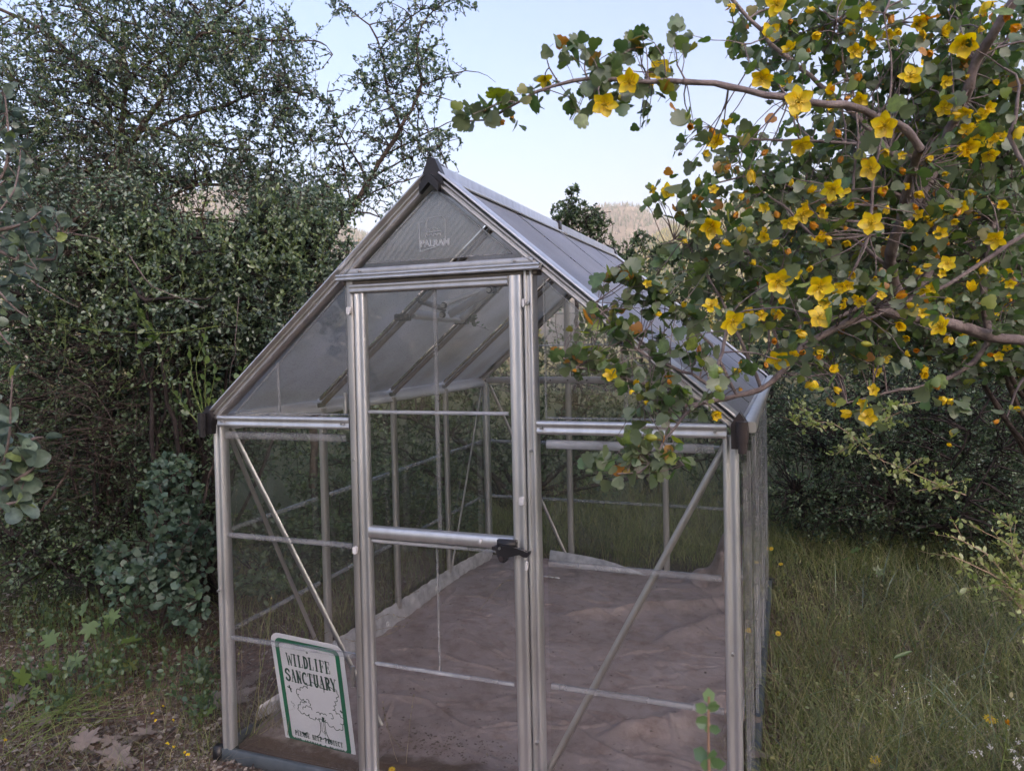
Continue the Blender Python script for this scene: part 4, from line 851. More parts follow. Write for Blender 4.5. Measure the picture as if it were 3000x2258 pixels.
sstroke(mb, [(.54, 1.02), (.555, 1.08), (.55, 1.18), (.52, 1.25), (.47, 1.29), (.53, 1.285), (.56, 1.30), (.60, 1.27), (.63, 1.29), (.68, 1.31), (.64, 1.25), (.62, 1.18), (.62, 1.08), (.635, 1.02)], .010)
sstroke(mb, [(.575, 1.06), (.57, 1.20)], .006); sstroke(mb, [(.60, 1.06), (.60, 1.16), (.61, 1.24)], .006); sstroke(mb, arc(.60, 1.20, .012, .016, 0, 360, 9), .006)
sstroke(mb, [(.605, 1.0), (.60, 1.05)], .035)
mb.build('tree_drawing', M_ink, SG)
mb = MB()
sstroke(mb, [(.15, .69), (.20, .71)], .016); sstroke(mb, [(.175, .67), (.195, .75)], .018)
sstroke(mb, [(.20, 1.26), (.29, 1.29)], .006); sstroke(mb, [(.275, 1.285), (.32, 1.30)], .03); sstroke(mb, [(.31, 1.29), (.345, 1.262)], .014); sstroke(mb, [(.30, 1.305), (.315, 1.335)], .005)
sstroke(mb, [(.865, .845), (.885, .862)], .022); sstroke(mb, [(.17, .88), (.185, .91)], .006); sstroke(mb, [(.20, .90), (.215, .93)], .006); sstroke(mb, [(.19, .935), (.205, .955)], .006)
mb.build('bird_drawing', M_ink, SG)
mb = MB(); sstroke(mb, arc(.5, .175, .010, .010, 0, 360, 9), .008); mb.build('bolt_hole', M_ink, SG)

# ================================================================== VEGETATION
px_ = lambda pts: [at(*p) for p in pts]
HOLES.extend([(610, 600, 130, 60, .85), (560, 470, 110, 50, .5), (1080, 640, 60, 40, .6)])
# ---- wooded thicket left: limbs follow the photograph, leaves fill the volumes
def L(d, *xy): return [at(x, y, d if not isinstance(d, (list, tuple)) else d[i]) for i, (x, y) in enumerate(xy)]
b1 = ground_at(330, 1560); b1 = at(300, 1500, 4.6); b1[2] = -.05
T1 = [
 ([b1, at(330, 1150, 4.6), at(300, 900, 4.5), at(271, 633, 4.4), at(330, 500, 4.4), at(407, 384, 4.4), at(500, 240, 4.3), at(588, 100, 4.3), at(700, 10, 4.2), at(790, -60, 4.2)], .045, .006),
 (L(4.3, (290, 820), (350, 660), (434, 606), (542, 556), (620, 538), (720, 560), (836, 574)), .022, .004),
 (L(4.5, (320, 560), (360, 330), (370, 190), (300, 95), (226, 0), (200, -60)), .022, .006),
 (L(4.6, (320, 300), (253, 208), (217, 167), (136, 95), (23, 40), (-60, 0)), .020, .008),
 (L(4.4, (407, 384), (470, 378), (520, 402), (588, 466), (625, 520)), .014, .003),
 (L(4.3, (470, 370), (533, 348), (669, 307), (746, 271), (881, 271), (975, 300)), .012, .003),
 (L(4.2, (588, 100), (678, 95), (768, 117), (927, 122), (975, 160)), .010, .002),
 (L(4.1, (340, 760), (384, 705), (475, 678), (597, 683)), .010, .002),
 (L(4.5, (360, 250), (470, 160), (560, 60), (640, -20)), .012, .004),
 (L(4.7, (250, 700), (120, 560), (60, 400), (-40, 300)), .018, .006),
 (L(4.4, (434, 606), (560, 640), (700, 650), (800, 700)), .010, .003),
 (L(4.4, (520, 400), (640, 430), (760, 440), (900, 420)), .009, .002)]
root, _p = shrub('oak_tree', 'spreading grey green tree with dark crooked limbs filling the upper left against the sky', 'tree', b1, T1,
    [(330, 260, 4.5, 430, 300, .7), (420, 560, 4.5, 420, 150, .5, 120000), (250, 640, 3.95, 300, 150, .25, 60000), (800, 620, 4.0, 200, 110, .25, 30000), (720, 190, 4.3, 230, 200, .45), (860, 330, 4.25, 130, 110, .3), (560, 560, 4.4, 420, 150, .5), (120, 450, 4.7, 250, 400, .6), (700, 480, 4.3, 270, 90, .3), (850, 600, 4.3, 180, 60, .3), (520, 60, 4.4, 330, 120, .5)],
    900, 8200, 10, .018, M_leaf_oak, M_bark, TL_OVAL, br=(.005, .0015), twl=.17, nauto=6, r=(.012, .003), upn=.35)
# ---- slender tree between the left tree and the greenhouse roof
b2 = at(900, 1300, 5.0); b2[2] = 0
T2 = [
 ([b2, at(925, 1000, 5.0), at(945, 780, 4.95), at(985, 680, 4.9), at(1023, 624, 4.9), at(1081, 529, 4.85), at(1122, 457, 4.8), at(1175, 375, 4.8)], .034, .014),
 (L(4.8, (1172, 377), (1140, 280), (1115, 150), (1085, 80), (1010, 15), (985, -30)), .011, .003),
 (L(4.75, (1172, 377), (1215, 300), (1235, 250), (1222, 150), (1240, 60), (1300, 10), (1360, -30)), .012, .003),
 (L(4.75, (1235, 250), (1330, 215), (1400, 212), (1452, 242)), .005, .0015), (L(4.75, (1115, 145), (1180, 70), (1260, 20), (1345, 0)), .006, .002),
 (L(4.75, (1225, 270), (1290, 285), (1360, 305)), .005, .0015), (L(4.8, (1130, 270), (1060, 235), (1010, 220)), .005, .0015),
 (L(4.85, (1030, 620), (1020, 540), (1010, 500)), .006, .003), (L(4.85, (1022, 628), (1080, 622), (1150, 655)), .008, .003),
 (L(4.9, (1081, 529), (1180, 470), (1280, 430), (1350, 405)), .008, .002), (L(4.9, (1122, 457), (1230, 400), (1330, 350), (1370, 300)), .007, .002), (L(4.9, (1081, 529), (1000, 400), (960, 300), (965, 240)), .008, .002),
 (L(4.85, (1023, 624), (1100, 560), (1220, 520), (1345, 505)), .007, .002)]
shrub('slender_tree', 'slender open tree with thin stems rising behind the left roof slope', 'tree', b2, T2,
    [(1190, 110, 4.75, 120, 130, .2), (1110, 240, 4.8, 110, 90, .2), (1230, 210, 4.75, 130, 90, .2), (1300, 20, 4.75, 110, 30, .15), (1150, 400, 4.85, 190, 110, .35), (1080, 560, 4.9, 150, 90, .35), (1250, 430, 4.85, 110, 70, .25), (1000, 30, 4.8, 50, 40, .1), (970, 480, 4.9, 60, 180, .3)],
    300, 950, 9, .020, M_leaf_oak, M_bark, TL_OVAL, br=(.004, .0014), twl=.14, nauto=0, upn=.2, cluster=4, zpen=.1)
# ---- thickets
shrub('dense_shrub', 'dense mid green shrub filling the middle left beside the greenhouse roof', 'shrub', tuple(at(560, 1500, 4.2)*[1, 1, 0]), None,
    [(620, 760, 4.1, 360, 170, .5), (850, 720, 4.3, 210, 130, .4), (560, 940, 4.0, 280, 160, .4), (330, 800, 4.1, 260, 180, .4), (760, 930, 4.2, 160, 150, .35), (930, 620, 4.6, 140, 90, .3)],
    600, 5600, 9, .021, M_leaf_oak, M_bark_dark, TL_OVAL, nauto=22, r=(.022, .005), upn=.5, twl=.18)
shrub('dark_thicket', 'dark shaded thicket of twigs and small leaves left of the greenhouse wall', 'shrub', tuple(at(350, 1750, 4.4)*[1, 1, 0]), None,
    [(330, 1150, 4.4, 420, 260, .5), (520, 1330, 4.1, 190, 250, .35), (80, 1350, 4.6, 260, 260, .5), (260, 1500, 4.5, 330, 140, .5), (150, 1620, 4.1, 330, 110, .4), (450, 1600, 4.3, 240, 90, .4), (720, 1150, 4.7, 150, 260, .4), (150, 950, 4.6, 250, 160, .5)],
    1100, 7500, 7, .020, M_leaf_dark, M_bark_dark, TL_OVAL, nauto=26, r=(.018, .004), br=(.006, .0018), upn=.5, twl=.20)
shrub('backing_shrub', 'dark leafy shrub closing the gap behind the left thickets', 'shrub', tuple(at(350, 1500, 6.5)*[1, 1, 0]), None,
    [(300, 1250, 6.2, 520, 330, .8), (850, 1100, 6.2, 380, 330, .7), (120, 900, 6.2, 350, 260, .7), (700, 820, 6.2, 330, 160, .6), (200, 640, 6.4, 330, 130, .6)],
    500, 6500, 9, .028, M_leaf_oak, M_bark_dark, TL_OVAL, nauto=22, r=(.03, .006), upn=.5, twl=.3)
shrub('undergrowth', 'low dark undergrowth along the outside of the left greenhouse wall', 'undergrowth', tuple(ground_at(850, 1750)), None,
    [(850, 1560, 4.3, 220, 90, .4), (1050, 1430, 5.0, 220, 110, .5), (1250, 1500, 5.3, 200, 80, .4), (780, 1700, 3.9, 120, 50, .25), (980, 1640, 4.4, 120, 50, .25)],
    260, 1700, 8, .026, M_leaf_dark, M_bark_dark, TL_OVAL, nauto=14, r=(.008, .003), br=(.004, .0015), upn=.5, twl=.14)
herbs = empty('low_herbs', tuple(ground_at(300, 1800)), 'low green herbs and seedlings creeping over the soil under the left thicket', 'herbs')
hp = Plant(); hb = [(120, 1700, 3.9, 260, 70, .35), (380, 1720, 3.7, 200, 60, .3), (60, 1830, 3.3, 150, 40, .25), (300, 1830, 3.3, 220, 35, .25), (560, 1850, 3.2, 70, 60, .2), (600, 2010, 3.0, 40, 70, .12), (180, 1930, 3.05, 200, 30, .2)]
Q_ = blob_pts(hb, 2600, .6); Q_[:, 2] = np.clip(Q_[:, 2], .02, .5); A_ = Q_*1.0; A_[:, 2] = -.04; A_[:, :2] += rng.normal(0, .03, (len(Q_), 2))
Q_ = Q_[:480]; A_ = A_[:480]; Q_[:, 2] = np.minimum(Q_[:, 2], rng.uniform(.04, .22, 480)); hc = curves(A_, Q_, 5, .1, 0, .01); tubes(hp.wood, hc, np.broadcast_to(np.linspace(.0014, .0007, 5), (len(Q_), 5)), 3); hp.foliate(hc, 5, .022, TL_OVAL, t0=.3, upn=.6)
tag(hp.wood.build('stems', M_stem_green, herbs), kind='stuff'); tag(hp.leaf.build('leaves', M_leaf_dark, herbs), kind='stuff')
# round leaved low shrub by the corner post
shrub('round_leaved_shrub', 'low shrub with round blue green leaves beside the left corner post', 'shrub', tuple(ground_at(480, 1850)), None,
    [(430, 1700, 3.5, 150, 90, .2), (540, 1590, 3.5, 80, 130, .2), (560, 1780, 3.4, 60, 80, .15), (350, 1640, 3.6, 90, 70, .15), (500, 1440, 3.6, 80, 140, .15)],
    110, 420, 8, .030, M_leaf_blue, M_bark, TL_ROUND, nauto=10, r=(.008, .003), br=(.004, .0015), twl=.12, upn=.55)
# pale green shoots
def shoots(name, label, base, stems, leafsize, mat, stemmat, n, tpl=TL_OVAL, r=.003, spread=.5, group=None, t0=.1, upn=.5):
    root = empty(name, tuple(base), label, 'shrub shoot', group); p = Plant(); 
    for st in stems: 
        P = p.limb(st, r, r*.35, sides=5, jitter=.0015, step=.03)
        Pp = P[None]; p.foliate(Pp, n, leafsize, tpl, t0=t0, spread=spread, upn=upn, petiole=.006, droop=-.2)
    p.wood.build('stem', stemmat, root); p.leaf.build('leaves', mat, root); return root
shoots('green_shoots', 'upright yellow green shoots standing left of the left gutter corner', at(600, 1260, 3.2), [L(3.2, (600, 1230), (565, 1130), (556, 1010)), L(3.2, (604, 1230), (600, 1120), (602, 1030)), L(3.2, (600, 1240), (640, 1180), (715, 1080)), L(3.25, (600, 1230), (575, 1080), (595, 1000), (600, 960)), L(3.2, (604, 1220), (625, 1120), (630, 1065)), L(3.2, (590, 1250), (540, 1190), (500, 1140))], .026, M_leaf_lime, M_stem_green, 15)
shoots('green_shoot', 'horizontal young shoot with paired leaves reaching left above the dark thicket', at(640, 955, 3.6), [L(3.6, (640, 955), (540, 970), (440, 975), (330, 970), (220, 962)), L(3.6, (455, 976), (420, 930), (398, 880)), L(3.6, (470, 975), (440, 1005), (412, 1028)), L(3.6, (430, 970), (415, 940), (405, 910))], .028, M_leaf_lime, M_stem_green, 13)
# long young shoots standing out of the left crowns
def young(root, blobs, n, ln, size, mat):
    q = Plant(); A = blob_pts(blobs, n, .3); D = unit(rng.normal(size=(n, 3))*.7+np.array([.1, 0, .8])); C_ = curves(A, A+D*rng.uniform(.4, 1, (n, 1))*ln, 8, .12, 0, .01)
    tubes(q.wood, C_, np.broadcast_to(np.linspace(.0020, .0008, 8), (n, 8)), 3); q.foliate(C_, 13, size, TL_OVAL, t0=.05, spread=.6, petiole=.004)
    q.wood.build('young_stems', M_stem_green, root)['kind'] = 'stuff'; q.leaf.build('young_leaves', mat, root)['kind'] = 'stuff'
for o_ in list(bpy.data.objects):
    if o_.get('label', '').startswith('dense mid green shrub'): young(o_, [(620, 780, 3.7, 380, 190, .2), (880, 720, 3.9, 170, 130, .2), (400, 1000, 3.8, 330, 200, .2)], 190, .34, .021, M_leaf_young)
    if o_.get('label', '').startswith('spreading grey green tree'): young(o_, [(300, 300, 4.1, 330, 260, .3), (700, 250, 4.1, 230, 200, .3)], 150, .34, .019, M_leaf_young)
    if o_.get('label', '').startswith('dark thicket of fine'): young(o_, [(2550, 1350, 4.6, 330, 160, .3)], 60, .3, .018, M_leaf_young)
# bare pale twigs crossing the thicket
root = empty('dead_branches', tuple(at(250, 1200, 4.0)), 'bare pale dead branches tangled across the dark left thicket', 'dead branches')
for xy, d, r_ in ([((45, 750), (90, 820), (165, 870), (230, 900)), 3.7, .004], [((380, 750), (450, 840), (540, 880), (600, 905)), 3.6, .004], [((0, 685), (130, 680), (280, 695), (390, 755)), 3.6, .003], [((455, 1065), (420, 1110), (372, 1146)), 4.0, .009], [((210, 1100), (280, 1150), (350, 1260), (440, 1320)), 4.0, .003],
                  [((370, 1260), (420, 1240), (455, 1150)), 4.0, .003], [((0, 540), (90, 470), (170, 440)), 3.4, .004], [((700, 870), (690, 1000), (672, 1130)), 3.5, .002], [((120, 1500), (200, 1380), (230, 1280)), 4.2, .010], [((560, 1600), (600, 1450), (640, 1300)), 3.9, .012], [((0, 1120), (150, 1140), (300, 1170), (500, 1130)), 4.3, .003], [((120, 760), (200, 860), (380, 900)), 4.2, .003]):
    mb = MB(); P = smooth_path(L(d, *xy), .05, .004); tubes(mb, P, np.linspace(r_, r_*.4, len(P)), 5); mb.build('twig', M_bark_pale if r_ < .008 else M_bark, root)
p = Plant(); Q = blob_pts([(250, 1250, 4.0, 300, 260, .3), (350, 1000, 4.0, 250, 120, .3)], 420); R_ = Q+unit(rng.normal(size=Q.shape)*[1, 1, .5])*rng.uniform(.15, .5, (420, 1))
tubes(p.wood, curves(Q, R_, 6, .12, 0, .02), np.broadcast_to(np.linspace(.0022, .0008, 6), (420, 6)), 3)
tag(p.wood.build('twig_tangle', M_bark, root), kind='stuff')

# ---- large leaved grey green shrub at the left edge: nearest leaves are separate pieces
def leaf_parts(collect, tpl, mat, parent, name, nmax, view=True):
    """the leaves that show largest become parts that share one mesh; the rest is returned for a joined mesh"""
    Q, D, Nn, sz = [np.concatenate([c[k] for c in collect]) for k in range(4)]
    x, y, z = project_many(Q); key = sz/z*((x > -30) & (x < 3030) & (y > -30) & (y < 2290))
    o_ = np.argsort(-key); pick = o_[:nmax]; rest = o_[nmax:]
    V, F = tpl; base_me = []
    for v in range(4):
        V2 = V.copy(); V2[:, 2] += rng.normal(0, .015, len(V)); V2[:, 1] *= rng.uniform(.85, 1.1)
        me = bpy.data.meshes.new(name); me.from_pydata(V2.tolist(), [], [tuple(int(q) for q in f) for f in F]); me.materials.append(mat)
        a = me.attributes.new('tint', 'FLOAT', 'POINT'); a.data.foreach_set('value', np.full(len(V), 0, np.float32)); me.polygons.foreach_set('use_smooth', [True]*len(me.polygons)); base_me.append(me)
    R_ = frames(D[pick], Nn[pick]); pl = np.array(wloc(parent))
    for i, k in enumerate(pick):
        o = bpy.data.objects.new(name, base_me[i % 4]); m = np.eye(4); m[:3, :3] = R_[i]*sz[k]; m[:3, 3] = Q[k]-pl
        o.parent = parent; o.matrix_local = Matrix(m.tolist()); COL.objects.link(o)
    return Q[rest], D[rest], Nn[rest], sz[rest]
def project_many(P):
    v = P-CAM; z = v@FW; zs = np.where(z > .1, z, 1e9); return 1500+FPX*(v@RT)/zs, 1129-FPX*(v@UP)/zs, zs
bm = at(-60, 1900, 1.9); bm[2] = 0
root = empty('manzanita_shrub', tuple(bm), 'shrub with large round grey green leaves at the left edge of the picture', 'shrub')
p = Plant(); col = []
for st in ([bm, at(-80, 1600, 1.6), at(-20, 1450, 1.45), at(25, 1300, 1.38), at(32, 1200, 1.36), at(36, 1100, 1.35)], L(1.42, (-20, 1450), (60, 1400), (110, 1360)), L(1.42, (-10, 1400), (70, 1300), (125, 1280)), L(1.4, (-30, 1500), (20, 1480), (50, 1470)),
           L(1.40, (-60, 1400), (-10, 1280), (-5, 1180)), [at(-80, 1600, 1.6), at(-160, 1000, 1.8), at(-60, 700, 1.9), at(40, 560, 1.95), at(60, 430, 2.0)], L(1.9, (-40, 680), (60, 660), (120, 620)), L(1.95, (-60, 700), (40, 760), (110, 790)), L(1.95, (-80, 760), (20, 880), (80, 930)), L(2.0, (-60, 600), (20, 480), (20, 330), (10, 260)), L(1.95, (-70, 850), (-10, 960), (30, 1010)), L(2.2, (60, 760), (160, 760), (170, 720))):
    P = p.limb(st, .006, .002, sides=6, jitter=.001, step=.03)
    n = max(10, int(len(P)*1.7)) if st is not None else 0
    if len(P) > 40: P = P[int(len(P)*.6):]; n = int(len(P)*1.8)
    p.foliate(P[None], n, .028, TL_ROUND, t0=.05, spread=.75, upn=.25, petiole=.008, collect=col)
T = p.branch(blob_pts([(10, 620, 2.0, 110, 250, .15), (30, 1390, 1.42, 90, 110, .06), (10, 900, 2.0, 80, 140, .12), (20, 560, 2.2, 160, 240, .15)], 80), .0022, .001, k=5, maxlen=.12)
p.foliate(T, 6, .026, TL_ROUND, t0=.2, upn=.25, petiole=.008, collect=col)
_a = np.linspace(-math.pi, math.pi, 15)[:-1]; TL_DISC = (np.array([(.5, 0, .0)]+[(.5+.5*math.cos(t), .44*math.sin(t)*(1-.12*math.cos(t)), .16*abs(math.sin(t))-.04*math.cos(t)) for t in _a]), np.array([(0, 1+k, 1+(k+1) % 14) for k in range(14)]))
rest = leaf_parts(col, TL_DISC, M_leaf_manz, root, 'leaf', 220)
leaves(p.leaf, *rest, TL_ROUND); p.wood.build('branches', M_bark_pale, root); tag(p.leaf.build('leaves', M_leaf_manz, root), kind='stuff')

# ---- behind the greenhouse
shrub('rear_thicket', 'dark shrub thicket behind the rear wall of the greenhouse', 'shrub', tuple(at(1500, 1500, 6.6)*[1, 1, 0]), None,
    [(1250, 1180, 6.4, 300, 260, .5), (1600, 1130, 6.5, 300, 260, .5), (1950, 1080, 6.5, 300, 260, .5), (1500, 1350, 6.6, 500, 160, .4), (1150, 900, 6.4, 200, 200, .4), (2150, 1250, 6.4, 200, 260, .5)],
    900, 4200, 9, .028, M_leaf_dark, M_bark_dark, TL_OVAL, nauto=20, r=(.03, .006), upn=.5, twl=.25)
shrub('small_tree', 'small bushy tree top showing above the ridge end right of the roof', 'tree', tuple(at(1680, 1500, 7.2)*[1, 1, 0]), [([at(1680, 1500, 7.2)*[1, 1, 0], at(1690, 900, 7.2), at(1680, 700, 7.2), at(1670, 600, 7.2)], .04, .008), (L(7.2, (1670, 660), (1720, 640), (1790, 620)), .01, .003), (L(7.2, (1675, 650), (1665, 600), (1685, 550)), .008, .002)],
    [(1695, 640, 7.2, 75, 60, .3), (1650, 625, 7.2, 40, 40, .2), (1740, 660, 7.2, 60, 35, .2), (1668, 570, 7.2, 14, 28, .08), (1690, 560, 7.2, 10, 30, .06), (1720, 740, 7.2, 120, 60, .3)], 140, 620, 9, .026, M_leaf_dark, M_bark_dark, TL_OVAL, nauto=4, r=(.01, .003), br=(.005, .002), twl=.12)
shrub('small_tree', 'low shrub tops in front of the hill right of the ridge end', 'shrub', tuple(at(1900, 1500, 7.0)*[1, 1, 0]), None,
    [(1840, 760, 7.0, 60, 60, .3), (1880, 700, 7.0, 30, 30, .15), (1930, 740, 7.0, 60, 40, .2), (1990, 760, 7.0, 90, 50, .3), (1900, 860, 7.0, 140, 80, .4), (2080, 800, 7.0, 90, 80, .3)], 160, 900, 9, .026, M_leaf_dark, M_bark_dark, TL_OVAL, nauto=10, r=(.02, .003), br=(.005, .002), twl=.15)
# plant sprig growing through the roof vent
shoots('vent_sprig', 'leafy sprig growing in through the roof vent', sh(sl_(.55, 1.5, .0)), [[sh(sl_(.50, 1.35, .10)), at(1300, 925, 3.75), at(1350, 930, 3.7), at(1400, 955, 3.7), at(1435, 968, 3.7)], [at(1310, 922, 3.75), at(1280, 905, 3.75), at(1265, 895, 3.78)], [at(1340, 932, 3.7), at(1375, 925, 3.7), at(1388, 918, 3.7)], [at(1360, 935, 3.7), at(1385, 945, 3.65)]], .024, M_leaf_dark, M_bark, 26, r=.002)

# ---- right: thickets behind, grass slope
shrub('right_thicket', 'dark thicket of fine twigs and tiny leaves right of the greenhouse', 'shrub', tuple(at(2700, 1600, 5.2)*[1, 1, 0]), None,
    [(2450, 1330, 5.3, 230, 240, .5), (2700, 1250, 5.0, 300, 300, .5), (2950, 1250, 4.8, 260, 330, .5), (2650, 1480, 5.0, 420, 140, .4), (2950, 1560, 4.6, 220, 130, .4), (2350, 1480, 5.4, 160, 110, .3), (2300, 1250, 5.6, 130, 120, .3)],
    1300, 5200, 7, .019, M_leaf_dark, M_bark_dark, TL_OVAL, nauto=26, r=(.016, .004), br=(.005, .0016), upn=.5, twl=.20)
shrub('right_backing_shrub', 'tall olive green shrub far behind the flowering bush at right', 'shrub', tuple(at(2600, 1500, 6.8)*[1, 1, 0]), None,
    [(2450, 950, 6.6, 330, 260, .6), (2850, 900, 6.2, 320, 330, .6), (2700, 1250, 6.5, 420, 260, .6), (2250, 1100, 6.8, 170, 170, .4), (2900, 600, 6.2, 230, 200, .5)],
    500, 4600, 9, .030, M_leaf_oak, M_bark_dark, TL_OVAL, nauto=16, r=(.03, .006), upn=.5, twl=.3)
M_leaf_pale_sun = mat_leaf('leaf_pale_sun_tinted', [(0, (.26, .34, .10)), (1, (.42, .46, .18))], .35, .06)  # pale leaves, lightened further so their colour carries the sun patches
def twiggy(name, label, base, stems, mat=M_twig_tan, n=8, ls=.020, leafmat=M_leaf_pale_sun, side=10):
    root = empty(name, tuple(base), label, 'twiggy shrub'); p = Plant()
    for st, r_ in stems:
        P = p.limb(st, r_, r_*.35, sides=5, jitter=.002, step=.05); k = rng.integers(1, len(P)-1, side)
        B = P[k]+unit(np.gradient(P, axis=0)[k]*8+rng.normal(size=(side, 3)))*rng.uniform(.03, .13, (side, 1))
        C_ = curves(P[k], B, 4, .05, 0, .01); tubes(p.wood, C_, np.broadcast_to(np.linspace(r_*.35, r_*.18, 4), (side, 4)), 3)
        p.foliate(C_, n, ls, TL_OVAL, t0=.2, spread=.7, petiole=.003); p.foliate(P[None], n*2, ls, TL_OVAL, t0=.3, spread=.8, petiole=.003)
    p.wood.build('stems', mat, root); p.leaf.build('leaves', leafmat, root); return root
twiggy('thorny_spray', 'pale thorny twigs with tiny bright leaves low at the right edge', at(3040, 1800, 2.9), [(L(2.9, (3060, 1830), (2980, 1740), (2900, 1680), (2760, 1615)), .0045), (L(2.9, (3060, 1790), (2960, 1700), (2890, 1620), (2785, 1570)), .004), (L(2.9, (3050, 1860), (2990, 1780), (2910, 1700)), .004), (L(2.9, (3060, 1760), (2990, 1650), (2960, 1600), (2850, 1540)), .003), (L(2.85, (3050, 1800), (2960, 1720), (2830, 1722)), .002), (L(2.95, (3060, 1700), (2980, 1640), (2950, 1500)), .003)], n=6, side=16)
twiggy('thorny_spray', 'arching spray of small pale green leaves crossing the dark right thicket', at(2760, 1450, 4.3), [(L(4.2, (2830, 1450), (2760, 1425), (2650, 1375), (2560, 1335), (2480, 1260)), .004), (L(4.2, (2520, 1300), (2440, 1240), (2360, 1240), (2290, 1220)), .003), (L(4.2, (2560, 1270), (2500, 1300), (2450, 1330)), .0025), (L(4.2, (2700, 1340), (2650, 1375), (2620, 1400)), .002), (L(4.2, (2420, 1262), (2360, 1205), (2335, 1195)), .002), (L(4.2, (2700, 1175), (2620, 1190), (2565, 1210)), .003), (L(4.2, (2680, 1440), (2760, 1425), (2850, 1400)), .002), (L(4.2, (2640, 1205), (2590, 1230), (2555, 1250)), .002)], n=5, side=14, ls=.026)

